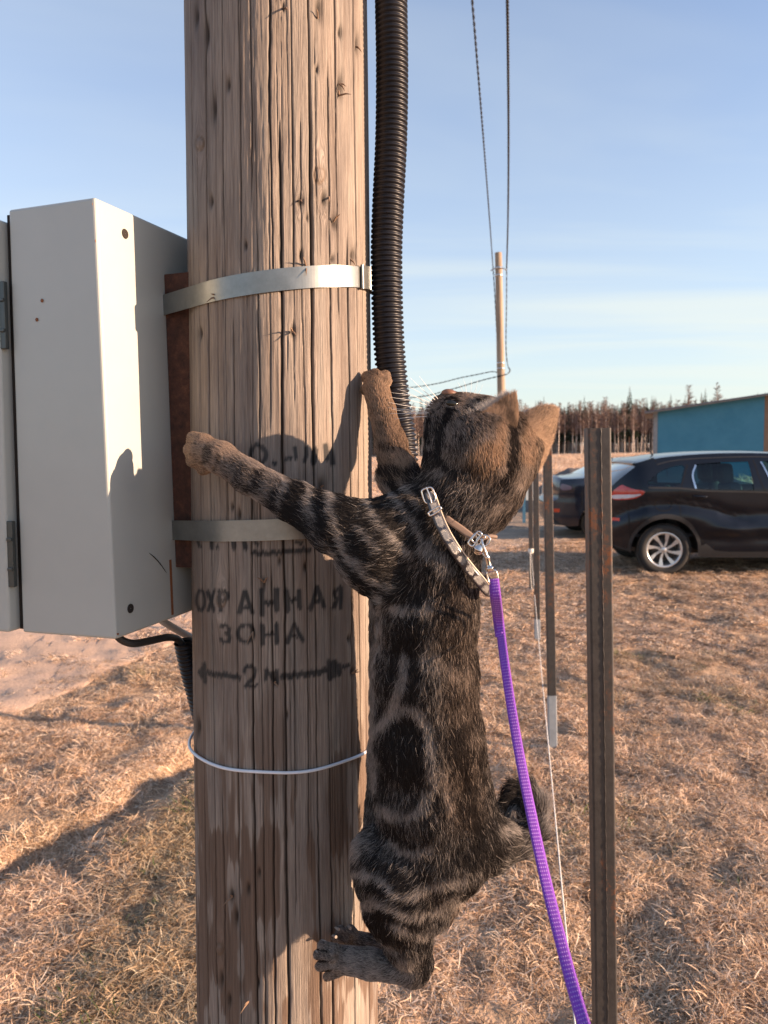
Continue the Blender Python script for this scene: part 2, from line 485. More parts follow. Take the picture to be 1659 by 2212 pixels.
def tilt(x, y, rz, extra=0.0):
    e = 0.03; gx_ = (gh(x + e, y) - gh(x - e, y)) / (2 * e); gy_ = (gh(x, y + e) - gh(x, y - e)) / (2 * e)
    a = gx_ * np.cos(rz) + gy_ * np.sin(rz); b = -gx_ * np.sin(rz) + gy_ * np.cos(rz)
    return np.stack([np.arctan(b), -np.arctan(a), rz], 1)
def spots(n, y0, y1, wl=0.66, wr=0.66, seed=1, power=2.0):
    """points inside the seen wedge and a little beyond"""
    r = np.random.default_rng(seed)
    y = (r.uniform(y0 ** power, y1 ** power, n)) ** (1 / power)
    x = r.uniform(-1, 1, n) * (y * 0.62 + 1.1); return x, y, r
x, y, r = spots(28000, 0.5, 6.2, seed=5)
jx = np.random.default_rng(3).normal(0, .30, (2, len(x))); keep = ~on_road(x + jx[0], y + jx[1]) | (r.uniform(0, 1, len(x)) < 0.04)
trench = seg_dist(x, y, [(-1.3, 3.6), (-1.05, 4.25)]); keep &= (trench > 0.10) | (r.uniform(0, 1, len(x)) < 0.25)
bare = fbm(x * 1.1 + 3, y * 1.1, 3, 55); keep &= (bare < 0.60) | (r.uniform(0, 1, len(x)) < 0.3); thin = fbm(x * 4.5 + 8, y * 4.5, 3, 56); keep &= (thin < 0.57) | (r.uniform(0, 1, len(x)) < 0.35)
x, y = x[keep], y[keep]; n = len(x)
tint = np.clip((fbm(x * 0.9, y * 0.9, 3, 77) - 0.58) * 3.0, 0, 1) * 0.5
left = sstep(-1.35, -0.95, x + 0.12 * (y - 3)) * sstep(0.0, -0.5, x) * sstep(4.1, 3.3, y)  # shade over the lower-left grass, painted into the tuft tint
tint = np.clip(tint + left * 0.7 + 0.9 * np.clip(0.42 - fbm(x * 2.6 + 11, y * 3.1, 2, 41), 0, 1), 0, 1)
s = r.uniform(0.75, 1.35, n)
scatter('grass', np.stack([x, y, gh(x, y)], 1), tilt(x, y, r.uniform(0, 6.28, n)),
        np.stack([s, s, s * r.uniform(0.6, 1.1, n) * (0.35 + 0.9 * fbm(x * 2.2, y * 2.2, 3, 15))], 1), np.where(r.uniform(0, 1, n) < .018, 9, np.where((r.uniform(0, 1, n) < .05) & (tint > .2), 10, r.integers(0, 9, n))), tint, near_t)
x, y, r = spots(16000, 6.0, 19, seed=6)
jx = np.random.default_rng(4).normal(0, .45, (2, len(x))); road_m = on_road(x + jx[0], y + jx[1]); keep = (~road_m & (y < 15.5)) | (road_m & (r.uniform(0, 1, len(x)) < 0.03))
x, y = x[keep], y[keep]; n = len(x); s = r.uniform(0.7, 1.25, n)
tint = np.clip((fbm(x * 0.6, y * 0.6, 3, 77) - 0.6) * 2.5, 0, 1) * 0.4
scatter('grass', np.stack([x, y, gh(x, y)], 1), tilt(x, y, r.uniform(0, 6.28, n)),
        np.stack([s, s, s * r.uniform(0.5, 1.0, n)], 1), r.integers(0, 6, n), tint, mid_t)
x, y, r = spots(9000, 23.5, 120, seed=8, power=1.5)
y = np.maximum(y, 24.5 + 0 * y); n = len(x); s = r.uniform(0.5, 1.1, n)
scatter('field_grass', np.stack([x, y, gh(x, y)], 1), np.stack([0 * s, 0 * s, r.uniform(0, 6.28, n)], 1),
        np.stack([s * 1.5, s * 1.5, s * 0.75], 1), r.integers(0, 5, n), 0 * s, tall_t)
# ------------------------------------------------------------------ forest edge: birches and spruces
bark = MT('birch_bark'); c = bark.coords('Object', (1, 1, 0.25))
nz = bark.noise(c, 6, 4, 0.7)
bark.set(bark.ramp(nz, [(0.36, (0.16, 0.12, 0.10)), (0.46, (0.50, 0.42, 0.35)), (0.7, (0.70, 0.62, 0.54))]), 0.9)
BARK = bark.m
TWIG = simple('birch_twigs', (0.19, 0.125, 0.10), 0.9, scale=0.6, var=0.3)
NEEDLE = simple('spruce_needles', (0.034, 0.050, 0.030), 0.95, scale=0.5, var=0.4)
SPBARK = simple('spruce_bark', (0.20, 0.13, 0.095), 0.95, scale=3)

def birch_meshes(seed):
    r = random.Random(seed); H = r.uniform(10.5, 13.0); tr = MB()
    bx, by = r.uniform(-.5, .5), r.uniform(-.3, .3)
    ax = [Vector((bx * s * s + 0.12 * math.sin(4 * s + seed), by * s * s, H * s)) for s in [i / 9 for i in range(10)]]
    tr.tube(ax, [0.115 * (1 - i / 9) ** 0.8 + 0.015 for i in range(10)], 6)
    cr = MB()
    def twig(p, d, L, w):
        d = d.normalized(); sd = d.cross(Vector((r.uniform(-1, 1), r.uniform(-1, 1), 0.2))).normalized() * w
        e = p + d * L + Vector((0, 0, -0.12 * L)); mm = p + d * L * 0.5 + Vector((0, 0, 0.07 * L))
        cr.add([p - sd, p + sd, mm + sd * .7, mm - sd * .7, e], [(0, 1, 2, 3), (3, 2, 4)])
        return mm, e
    for k in range(85):
        s = r.uniform(0.42, 0.99); i = min(8, int(s * 9)); p = ax[i].lerp(ax[i + 1], s * 9 - i)
        a = r.uniform(0, 6.283); up = r.uniform(0.7, 1.8); d = Vector((math.cos(a), math.sin(a), up))
        L = (1.15 - s) * 2.3 * r.uniform(0.5, 1.1) + 0.3
        mm, e = twig(p, d, L, 0.036)
        for q in range(6):
            b = mm.lerp(e, r.uniform(-0.4, 1)); a2 = a + r.uniform(-1.4, 1.4)
            twig(b, Vector((math.cos(a2), math.sin(a2), r.uniform(0.2, 1.6))), L * r.uniform(0.3, 0.6), 0.028)
    return tr.mesh('trunk'), cr.mesh('crown')

def spruce_meshes(seed):
    r = random.Random(seed); H = r.uniform(11.5, 14.5); tr = MB(); tr.tube([(0, 0, 0), (0, 0, H * .5), (0, 0, H)], [0.15, 0.09, 0.01], 6)
    cr = MB(); L = 26
    for k in range(L):
        s = 0.30 + 0.70 * k / (L - 1); z = H * s; R = (1 - s) * 2.5 * r.uniform(0.75, 1.15) + 0.12; nb = 9
        for j in range(nb):
            a = 6.283 * j / nb + r.uniform(0, 0.7); d = Vector((math.cos(a), math.sin(a), 0)); sd = Vector((-d.y, d.x, 0)) * R * 0.30
            rr = R * r.uniform(0.6, 1.2); z2 = z - rr * r.uniform(0.25, 0.55)
            cr.add([Vector((0, 0, z)), d * rr * 0.55 + sd + Vector((0, 0, z - rr * .1)), d * rr + Vector((0, 0, z2)), d * rr * 0.55 - sd + Vector((0, 0, z - rr * .1)),
                    d * rr * 0.6 + Vector((0, 0, z - rr * .55))], [(0, 1, 2), (0, 2, 3), (1, 4, 2), (3, 2, 4)])
    return tr.mesh('trunk'), cr.mesh('crown')

BI = [birch_meshes(40 + i) for i in range(6)]; SP = [spruce_meshes(80 + i) for i in range(4)]
for a, b in BI: a.materials.append(BARK); b.materials.append(TWIG)
for a, b in SP: a.materials.append(SPBARK); b.materials.append(NEEDLE)
def tree(kind, i, x, y, s, rz, label, cat, group):
    ms = (BI if kind == 'birch_tree' else SP)[i]
    e = thing(kind, label, cat, (x, y, -0.05), group); e.scale = (s, s, s); e.rotation_euler = (0, 0, rz)
    for nm, me in zip(('trunk', 'crown'), ms):
        o = bpy.data.objects.new(nm, me); COL.objects.link(o); o.parent = e
r = random.Random(5)
special = [(1360, 836, 'spruce_tree', 'dark spruce that rises highest over the forest left of the blue shed'),
           (1522, 840, 'spruce_tree', 'small dark spruce top showing just over the blue shed roof'),
           (1483, 836, 'birch_tree', 'rounded pale crowned birch standing above the shed roof, left of the small spruce'),
           (1551, 830, 'birch_tree', 'tallest bare birch with a pale round crown above the blue shed roof')]
for k, (u, vt, kd, lb) in enumerate(special):
    y = 142.0; x = (u - 829.5) / FPX * y; hz = 967 - (u - 829.5) * 0.01746
    hh = (hz - vt) / FPX * y + CAM_H; me = (BI if kd == 'birch_tree' else SP)[k % 3][0]
    H0 = max(v.co.z for v in me.vertices); tree(kd, k % 3, x, y, hh / H0, k, lb, kd.split('_')[0], None)
for k in range(220):
    y = r.uniform(137, 156); u = 850 + (1690 - 850) * (k + r.uniform(-.5, .5)) / 220; x = (u - 829.5) / FPX * y
    tree('birch_tree', r.randrange(6), x, y, r.uniform(0.64, 0.84), r.uniform(0, 6), 'pale thin birch trunk with bare reddish crown in the distant forest edge', 'birch', 'bare birches along the forest edge')
for k in range(56):
    y = r.uniform(146, 158); u = 850 + (1690 - 850) * (k + r.uniform(-.5, .5)) / 56; x = (u - 829.5) / FPX * y
    tree('spruce_tree', r.randrange(4), x, y, r.uniform(0.70, 0.93), r.uniform(0, 6), 'dark green pointed spruce top rising behind the bare birches', 'spruce', 'spruces rising behind the birches')
# the mass of the wood behind and to both sides
fsrc = []
for i, (a, b) in enumerate(BI[:4]):
    bm_ = bmesh.new(); bm_.from_mesh(a); nA = len(bm_.faces); bm_.from_mesh(b); bm_.faces.ensure_lookup_table()
    for k, f in enumerate(bm_.faces): f.material_index = 0 if k < nA else 1
    me = bpy.data.meshes.new('f'); bm_.to_mesh(me); me.materials.append(BARK); me.materials.append(TWIG)
    fsrc.append(bpy.data.objects.new('forest_a%d' % i, me))
for i, (a, b) in enumerate(SP[:3]):
    bm_ = bmesh.new(); bm_.from_mesh(a); nA = len(bm_.faces); bm_.from_mesh(b); bm_.faces.ensure_lookup_table()
    for k, f in enumerate(bm_.faces): f.material_index = 0 if k < nA else 1
    me = bpy.data.meshes.new('f'); bm_.to_mesh(me); me.materials.append(SPBARK); me.materials.append(NEEDLE)
    fsrc.append(bpy.data.objects.new('forest_b%d' % i, me))
rr = np.random.default_rng(9); n = 5200
x = rr.uniform(-170, 240, n); y = rr.uniform(150, 215, n); x2 = rr.uniform(-170, 240, n // 3); y2 = rr.uniform(138, 152, n // 3)
k2 = (x2 < -5) | (x2 > 80); x = np.r_[x, x2[k2]]; y = np.r_[y, y2[k2]]; n = len(x)
iz = np.where(rr.uniform(0, 1, n) < np.where(y > 172, 0.45, 0.22), rr.integers(4, 7, n), rr.integers(0, 4, n)); s = rr.uniform(0.62, 0.88, n)
scatter('forest', np.stack([x, y, 0 * x], 1), np.stack([0 * s, 0 * s, rr.uniform(0, 6.28, n)], 1), np.stack([s, s, s], 1), iz, 0 * s, fsrc)

# ------------------------------------------------------------------ blue shed
SH = thing('shed', 'blue-green painted shed with a sloping roof behind the parked cars', 'shed', (12.2, 35, 0))
tw = MT('teal_boards'); c = tw.coords('Object')
tw.set(tw.ramp(tw.noise(c, 1.3, 6, 0.7), [(0.3, (0.04, 0.185, 0.28)), (0.7, (0.062, 0.235, 0.34))]), 0.8); tw.bump(tw.noise(c, 20, 3), 0.3, 0.01)
GREYB = simple('grey_board', (0.26, 0.27, 0.27), 0.85, bump=0.3); BROWNB = simple('brown_board', (0.22, 0.14, 0.09), 0.85, bump=0.3, scale=4)
ROOFM = simple('roof_sheet', (0.13, 0.13, 0.15), 0.5, scale=3)
x0, x1, x2 = 12.27, 16.79, 19.0
rz = lambda x: 3.06 + (x - 11.95) * 0.124
def wallp(xa, xb, ya, yb, drop=0.0):
    za, zb = rz(xa) - drop, rz(xb) - drop
    return [(xa, ya, 0), (xb, ya, 0), (xb, yb, 0), (xa, yb, 0), (xa, ya, za), (xb, ya, zb), (xb, yb, zb), (xa, yb, za)]
QF = [(0, 3, 2, 1), (4, 5, 6, 7), (0, 1, 5, 4), (1, 2, 6, 5), (2, 3, 7, 6), (3, 0, 4, 7)]
MB().add(wallp(x0 + .18, x1, 35.0, 35.08), QF).build('wall', tw.m, SH)
MB().add(wallp(x0, x0 + .18, 34.97, 35.08), QF).build('corner_board', GREYB, SH)
MB().add(wallp(x0, x0 + .08, 35.08, 41), QF).build('wall', GREYB, SH)
for k in range(10):
    xa = x1 + k * 0.203; MB().add(wallp(xa + .004, xa + .199, 35.01 + .012 * (k % 2), 35.08), QF).build('plank', BROWNB, SH)
MB().add(wallp(x2 - .1, x2 + .03, 35.08, 41), QF).build('wall', BROWNB, SH)
MB().add(wallp(x0, x2, 41, 41.08), QF).build('wall', GREYB, SH)
ra, rb = 11.9, 19.6
MB().add([(ra, 34.55, rz(ra) + .02), (rb, 34.55, rz(rb) + .02), (rb, 41.4, rz(rb) + .02), (ra, 41.4, rz(ra) + .02),
          (ra, 34.55, rz(ra) + .08), (rb, 34.55, rz(rb) + .08), (rb, 41.4, rz(rb) + .08), (ra, 41.4, rz(ra) + .08)], QF).build('roof', ROOFM, SH)
MB().add([(ra + .02, 34.60, rz(ra) - .02), (rb - .02, 34.60, rz(rb) - .02), (rb - .02, 34.66, rz(rb) - .02), (ra + .02, 34.66, rz(ra) - .02),
          (ra + .02, 34.60, rz(ra) + .018), (rb - .02, 34.60, rz(rb) + .018), (rb - .02, 34.66, rz(rb) + .018), (ra + .02, 34.66, rz(ra) + .018)], QF).build('fascia_board', GREYB, SH)
MB().box((12.08, 34.85, 2.92), (0.34, 0.1, 0.22)).build('beam', BROWNB, SH)
MSH = Matrix.Translation((x0, 35, 0)) @ Matrix.Rotation(math.radians(-21), 4, 'Z') @ Matrix.Translation((-x0, -35, 0))
for o in list(SH.children): o.data.transform(MSH)

# ------------------------------------------------------------------ gravel mound
r2 = np.random.default_rng(4); nx = 60; ang = np.linspace(0, 2 * np.pi, nx, endpoint=False); rad = np.linspace(0, 1, 26)
AA, RR_ = np.meshgrid(ang, rad); mx = 5.15 + RR_ * 1.75 * np.cos(AA); my = 20.6 + RR_ * 1.7 * np.sin(AA)
mz = 1.22 * (1 - RR_) ** 0.95 * (1 - 0.0 * RR_) * (0.9 + 0.2 * fbm(mx * 1.5, my * 1.5, 4, 6)) + 0.05 * (fbm(mx * 7, my * 7, 3, 8) - .5); mz = np.minimum(mz, 1.08 + 0.1 * (fbm(mx * 3, my * 3, 3, 2) - .5)); mz[-1] = -0.05
ii = np.arange(mx.size).reshape(mx.shape); jj = np.roll(ii, -1, axis=1)
mf = np.stack([ii[:-1], jj[:-1], jj[1:], ii[1:]], -1).reshape(-1, 4)
tg = MT('grey_gravel'); c = tg.coords('Object'); n3 = tg.noise(c, 40, 4, 0.8)
tg.set(tg.ramp(n3, [(0.3, (0.10, 0.09, 0.085)), (0.7, (0.24, 0.21, 0.19))]), 0.95); tg.bump(n3, 1.0, 0.04)
tag(link('gravel_heap', np_mesh('gravel_heap', np.stack([mx, my, mz], -1).reshape(-1, 3), mf), tg.m), 'grey heap of gravel beyond the dark saloon car', 'gravel heap')

# ------------------------------------------------------------------ short blue stake with a pale board
BLUEP = simple('blue_paint', (0.05, 0.16, 0.26), 0.6); PALE = simple('pale_sheet', (0.5, 0.55, 0.56), 0.6)
bp = P(1132, 1134, 16.9)
ST = thing('stake', 'short blue stake with a pale board fixed to it, near the gravel heap', 'stake', (bp.x, 16.9, 0))
MB().box((bp.x, 16.9, 0.47), (0.06, 0.06, 1.0)).build('post', BLUEP, ST)
MB().box((bp.x + 0.17, 16.9, 0.74), (0.26, 0.02, 0.46)).build('board', PALE, ST)

# ------------------------------------------------------------------ far pole and overhead cables
FARW = MT('grey_pole_wood'); c = FARW.coords('Object', (6, 6, 0.5))
FARW.set(FARW.ramp(FARW.noise(c, 3, 5, 0.7), [(0.3, (0.23, 0.17, 0.12)), (0.7, (0.42, 0.32, 0.23))]), 0.9)
METAL = simple('galvanised_steel', (0.62, 0.62, 0.60), 0.38, 1.0, var=0.12, scale=30)
CABLE = simple('black_cable', (0.028, 0.028, 0.030), 0.55, scale=20)
top = P(1076.5, 546, 22.0); bot = P(1088, 1100, 22.0)
dz_ = (bot - top) / (top.z - bot.z); base = top + dz_ * (top.z + 0.1)
FP = thing('utility_pole', 'distant slim wooden pole carrying cables, standing beyond the cat', 'utility pole', (base.x, base.y, 0))
MB().tube([base, base.lerp(top, .5), top], [0.125, 0.112, 0.096], 20).build('shaft', FARW.m, FP)
for zz in (0.42, 0.62): 
    q = top + dz_ * zz; MB().lathe([(0.098, -.03), (0.108, -.03), (0.108, .03), (0.098, .03)], q, (0, 0, 1), 20).build('steel_band', METAL, FP)
q = top + dz_ * 0.42
for sx_ in (-1, 1): MB().tube([q + Vector((sx_ * .09, 0, 0)), q + Vector((sx_ * .16, 0, -.02)), q + Vector((sx_ * .215, 0, -.07))], 0.018, 8).build('cable_hook', METAL, FP)
for zz in (3.05, 3.2): 
    q2 = top + dz_ * zz; MB().lathe([(0.108, -.02), (0.116, -.02), (0.116, .02), (0.108, .02)], q2, (0, 0, 1), 20).build('steel_band', METAL, FP)

def twisted(path, name, label, cores=3, rc=0.0085, rh=0.010, pitch=0.32, step=0.03, group=None):
    """twisted bundle along a dense path"""
    pts = [Vector(p) for p in path]; L = [0]
    for a, b in zip(pts[:-1], pts[1:]): L.append(L[-1] + (b - a).length)
    n = int(L[-1] / step); out = MB()
    S = np.linspace(0, L[-1], n); X = np.stack([np.interp(S, L, [p[k] for p in pts]) for k in range(3)], 1)
    for j in range(cores):
        ph = 2 * math.pi * (S / pitch + j / cores); T = np.gradient(X, axis=0); T /= np.linalg.norm(T, axis=1)[:, None]
        up = np.array([0, 0, 1.0]); sd = np.cross(T, up); ln = np.linalg.norm(sd, axis=1)[:, None]
        sd = np.where(ln < 0.2, np.array([1.0, 0, 0]), sd / np.maximum(ln, 1e-6)); up2 = np.cross(sd, T)
        Q = X + rh * (np.cos(ph)[:, None] * sd + np.sin(ph)[:, None] * up2)
        out.tube(Q, rc, 5, caps=False)
    o = out.build(name, CABLE); return tag(o, label, 'cable', group)

def quad3(p0, p1, p2, n=60):
    """parabola through three points, parameter = world y"""
    ys = np.linspace(p0.y, p2.y, n); out = []
    for y in ys:
        l0 = (y - p1.y) * (y - p2.y) / ((p0.y - p1.y) * (p0.y - p2.y)); l1 = (y - p0.y) * (y - p2.y) / ((p1.y - p0.y) * (p1.y - p2.y))
        l2 = (y - p0.y) * (y - p1.y) / ((p2.y - p0.y) * (p2.y - p1.y)); out.append(p0 * l0 + p1 * l1 + p2 * l2)
    return out
twisted(quad3(P(1065, 577, 22), P(1020, 0, 9.8), Vector((-0.27, 1.05, 7.05))), 'overhead_cable', 'thinner left overhead cable running down to the distant pole', 2, 0.0085, 0.009)
twisted(quad3(P(1094.5, 578, 22), P(1096, 0, 9.8), Vector((0.05, 1.05, 7.05))), 'overhead_cable', 'thicker right overhead cable of twisted black cores', 4, 0.009, 0.0125)
twisted(catmull([P(1065, 577, 22), P(1069, 640, 22.02), P(1074, 740, 22.02), P(1079, 800, 21.98), P(1060, 803, 22.1), P(1000, 815, 22.6), P(880, 838, 24), P(600, 858, 28), P(200, 850, 34), P(-400, 800, 40)], 8),
        'drop_cable', 'upper slack cable leaving the distant pole to the left', 2, 0.0085, 0.009, step=0.06)
twisted(catmull([P(1094.5, 578, 22), P(1094, 660, 22.02), P(1093, 750, 22.02), P(1097, 790, 22), P(1102, 799, 21.95), P(1096, 808, 21.9), P(1081, 812, 21.85), P(1040, 822, 22.2), P(960, 845, 23), P(880, 860, 24), P(600, 885, 28), P(200, 880, 34), P(-400, 830, 40)], 8),
        'drop_cable', 'lower slack cable with a small loop, leaving the distant pole to the left', 2, 0.009, 0.010, step=0.06)
# ------------------------------------------------------------------ the near wooden pole
PY = 1.065
ctop = P(599, 60, PY); cbot = P(623, 2150, PY)
def pole_c(z):
    s = (z - cbot.z) / (ctop.z - cbot.z); return cbot.x + (ctop.x - cbot.x) * s, PY
def pole_r(z): return 0.1236 - 0.0086 * (np.minimum(np.asarray(z), 3.0) - 1.72) - 0.003 * np.maximum(np.asarray(z) - 3.0, 0)
front = -math.pi / 2
th = np.concatenate([front + np.linspace(-1.95, 1.95, 600), front + np.linspace(1.95, 2 * np.pi - 1.95, 60)[1:-1]])
zz = np.concatenate([[-0.3, 0.2, 0.6, 0.8], np.arange(0.9, 2.42, 0.003), np.linspace(2.5, 7.6, 30)])
TH, ZZ = np.meshgrid(th, zz); A_ = (TH - front) * 0.1236      # arc length from the front line, metres
H = np.zeros_like(A_); crack = np.zeros_like(A_)
cx = 0; cx = cbot.x + (ctop.x - cbot.x) * (zz - cbot.z) / (ctop.z - cbot.z)
RR0 = pole_r(ZZ); BX = cx[:, None] + RR0 * np.cos(TH); BY = PY + RR0 * np.sin(TH)
UV = proj(np.stack([BX.ravel(), BY.ravel(), ZZ.ravel()], 1)); U = UV[:, 0].reshape(A_.shape); V = UV[:, 1].reshape(A_.shape)
facing = (TH > front - 1.9) & (TH < front + 1.9)
# knots bend the grain: displace the arc coordinate around them
knots = [(432, 310, 9), (690, 378, 11), (478, 1296, 10), (475, 2050, 8), (648, 434, 5), (700, 430, 5)]
Wp = A_.copy()
for ku, kv, kr in knots:
    du = (U - ku) / (kr * 2.6); dv = (V - kv) / (kr * 7.5)
    Wp = Wp + np.sign(du) * 0.010 * np.exp(-(du ** 2)) * np.exp(-(dv ** 2)) * np.minimum(1, np.abs(du) * 3) * (-1)
rg = np.random.default_rng(21)
def add_crack(a0, z0, z1, w, dep, wob=0.004, drift=0.0, seed=0):
    a = a0 + wob * (fbm(ZZ[:, :1] * 3.0 + seed * 7.3, ZZ[:, :1] * 0 + seed, 4, seed) - 0.5) * 2 + drift * (ZZ[:, :1] - 1.6) + 0.0008 * (vnoise(ZZ[:, :1] * 60, ZZ[:, :1] * 0, seed + 9) - .5)
    e = sstep(z0, z0 + 0.05, ZZ[:, :1]) * (1 - sstep(z1 - 0.05, z1, ZZ[:, :1]))
    wz = 0.35 + 0.95 * vnoise(ZZ[:, :1] * 4.5 + seed, ZZ[:, :1] * 0, seed + 31); g = e * np.exp(-((A_ - a) / (w * wz * (0.45 + 0.55 * e))) ** 2)
    np.maximum(crack, g * min(1.0, dep / 0.0035), out=crack); H[...] -= g * dep
def arc_of(u): return math.asin(max(-1, min(1, (u - 608) / 194.0))) * 0.1236
for i, (u, z0, z1, w, d) in enumerate([(487, 0.7, 2.6, .0013, .006), (620, 1.9, 2.6, .0011, .0045), (634, 0.7, 2.12, .0013, .0055), (693, 0.7, 2.6, .0016, .007), (741, 1.86, 2.6, .0013, .005),
        (675, 1.2, 2.13, .0010, .0045), (591, .7, 2.0, .0009, .004), (572, .7, 1.75, .0012, .005), (759, .7, 2.0, .0011, .005), (461, .7, 1.9, .0009, .004), (436, .7, 1.7, .001, .004),
        (541, .7, 1.9, .0008, .003), (525, 1.5, 2.6, .0008, .003), (608, .7, 1.6, .0008, .0035), (652, 1.1, 1.7, .0008, .003), (716, .7, 1.45, .0010, .004), (728, 1.5, 2.2, .0008, .0035), (775, 1.3, 2.6, .0012, .005), (505, .7, 1.3, .0009, .0035),
        (448, 1.8, 2.6, .0007, .003), (559, 1.9, 2.6, .0007, .003), (580, 2.0, 2.6, .0008, .003), (660, 1.9, 2.6, .0008, .003), (415, .8, 2.2, .001, .003), (787, .7, 2.0, .001, .004)]):
    add_crack(arc_of(u), z0, z1, w, d, 0.003, 0, i + 1)
for i in range(110):
    a0 = rg.uniform(-0.22, 0.22); z0 = rg.uniform(0.75, 2.3); add_crack(a0, z0, z0 + rg.uniform(0.08, 0.55), rg.uniform(.0005, .0008), rg.uniform(.0005, .0018), 0.002, 0, 50 + i)
# grain relief
H += 0.0005 * (fbm(Wp * 480, ZZ * 7, 3, 3) - 0.5) + 0.0022 * (fbm(Wp * 40, ZZ * 2, 2, 5) - 0.5)
H += np.where((U > 520) & (U < 700) & (V < 1100), 0.0010 * (fbm(Wp * 300, ZZ * 22, 4, 31) - 0.5), 0)
scar = np.zeros_like(A_)
for i, (u, v, ru, rv) in enumerate([(424, 35, 5, 22), (447, 75, 5, 28), (688, 20, 7, 26), (612, 15, 3, 9), (735, 185, 6, 26), (735, 70, 4, 12), (493, 183, 4, 14), (463, 235, 5, 28), (772, 95, 4, 20), (648, 436, 7, 9), (700, 430, 5, 14), (722, 480, 6, 16), (457, 435, 4, 12), (664, 470, 3, 9),
        (650, 552, 4, 12), (718, 560, 4, 8), (762, 552, 5, 14), (685, 150, 3, 9), (632, 716, 6, 12), (432, 720, 4, 12), (466, 640, 4, 8), (530, 530, 3, 9), (570, 1262, 4, 12), (660, 1225, 4, 9), (604, 1212, 3, 8), (593, 1470, 5, 10), (545, 1365, 4, 9),
        (620, 1545, 3, 9), (500, 1935, 5, 14), (536, 1920, 4, 12), (560, 1885, 3, 10), (510, 1980, 5, 18), (495, 2160, 4, 14), (478, 2115, 4, 16), (695, 1050, 9, 18), (517, 1112, 4, 14), (503, 1095, 3, 8), (428, 1570, 5, 22), (763, 1450, 4, 10), (755, 1380, 4, 8), (558, 2125, 3, 9)]):
    dd = ((U - u) / (ru * 1.25)) ** 2 + ((V - v) / (rv * 1.25)) ** 2; g = np.exp(-dd * 1.3) * facing
    scar = np.maximum(scar, g); H -= 0.0035 * g
kn = np.zeros_like(A_)
for ku, kv, kr in knots[:4]:
    q = np.hypot((U - ku) / kr, (V - kv) / (kr * 1.5)); kn = np.maximum(kn, np.exp(-((q - 1) / 0.22) ** 2) * facing); kn = np.maximum(kn, 0.45 * np.exp(-(q / .8) ** 2) * facing)
    H += 0.002 * np.exp(-(q / 1.1) ** 2) * facing - 0.0015 * np.exp(-((q - 1.15) / 0.2) ** 2) * facing
# stencilled writing: strokes of black paint
def S_(pts, w): return (pts, w)
def ring(u, v, a, b, k0=0, k1=360, n=20): return [(u + a * math.cos(math.radians(k0 + (k1 - k0) * i / n)), v + b * math.sin(math.radians(k0 + (k1 - k0) * i / n))) for i in range(n + 1)]
strokes = [
    S_(ring(557, 983, 17, 20), 10), S_([(592, 1001), (594, 1003)], 9), S_([(618, 991), (628, 988)], 9), S_([(637, 966), (640, 990)], 9), S_([(661, 968), (662, 984), (657, 996)], 9),
    S_([(680, 972), (677, 998)], 13), S_([(703, 962), (706, 990)], 13), S_([(716, 975), (719, 1002)], 12),
    S_([(548, 1195), (600, 1193), (668, 1188)], 11), S_([(457, 1168), (457, 1184)], 8), S_([(470, 1182), (471, 1184)], 8), S_([(505, 1168), (506, 1182)], 10), S_([(527, 1168), (531, 1182)], 11), S_([(428, 1170), (432, 1180)], 8), S_([(551, 1172), (556, 1174)], 9), S_([(640, 1170), (652, 1174)], 8),
    # О Х Р А Н Н А Я
    S_(ring(434, 1297, 8, 21), 7), S_([(448, 1277), (462, 1318)], 8), S_([(463, 1277), (450, 1318)], 8), S_([(473, 1276), (477, 1320)], 8), S_(ring(483, 1287, 9, 10, -90, 90), 8),
    S_([(529, 1278), (517, 1324)], 10), S_([(531, 1278), (545, 1324)], 10), S_([(522, 1312), (541, 1312)], 9),
    S_([(565, 1274), (566, 1326)], 12), S_([(597, 1274), (598, 1318)], 12), S_([(566, 1303), (598, 1303)], 12),
    S_([(619, 1276), (622, 1318)], 11), S_([(646, 1276), (648, 1312)], 11), S_([(621, 1297), (648, 1294)], 9),
    S_([(685, 1272), (671, 1314)], 10), S_([(686, 1272), (700, 1312)], 10), S_([(676, 1302), (697, 1300)], 8),
    S_([(736, 1268), (736, 1312)], 9), S_(ring(730, 1282, 8, 10, 90, 270), 8), S_([(730, 1292), (719, 1314)], 8),
    # З О Н А
    S_(ring(487, 1360, 9, 9, -150, 80), 8), S_(ring(487, 1378, 10, 10, -80, 150), 8), S_(ring(531, 1369, 16, 19, -75, 75), 8), S_(ring(531, 1369, 16, 19, 105, 255), 8),
    S_([(567, 1351), (568, 1390)], 11), S_([(598, 1349), (599, 1388)], 10), S_([(568, 1370), (598, 1369)], 8), S_([(633, 1352), (620, 1387)], 9), S_([(637, 1350), (654, 1384)], 9), S_([(628, 1376), (648, 1374)], 7),
    # <- 2 м ->
    S_([(446, 1453), (480, 1458), (516, 1463)], 12), S_([(432, 1452), (441, 1440)], 10), S_([(432, 1452), (442, 1466)], 10), S_([(441, 1434), (442, 1472)], 9),
    S_(ring(540, 1450, 12, 11, 170, 380), 8), S_([(551, 1456), (541, 1470), (531, 1482)], 8), S_([(531, 1483), (556, 1481)], 7),
    S_([(575, 1449), (586, 1460), (598, 1450)], 10), S_([(575, 1452), (574, 1468)], 8), S_([(598, 1449), (598, 1476)], 9), S_([(586, 1458), (590, 1470)], 8),
    S_([(611, 1462), (660, 1456), (708, 1448)], 14), S_([(711, 1430), (712, 1464)], 12), S_([(722, 1432), (722, 1460)], 14), S_([(732, 1438), (732, 1456)], 12), S_([(742, 1442), (754, 1438)], 9)]
wu = U + 3.0 * (vnoise(A_ * 500, ZZ * 60, 4) - .5); wv = V + 7.0 * (vnoise(A_ * 600, ZZ * 30, 8) - .5)
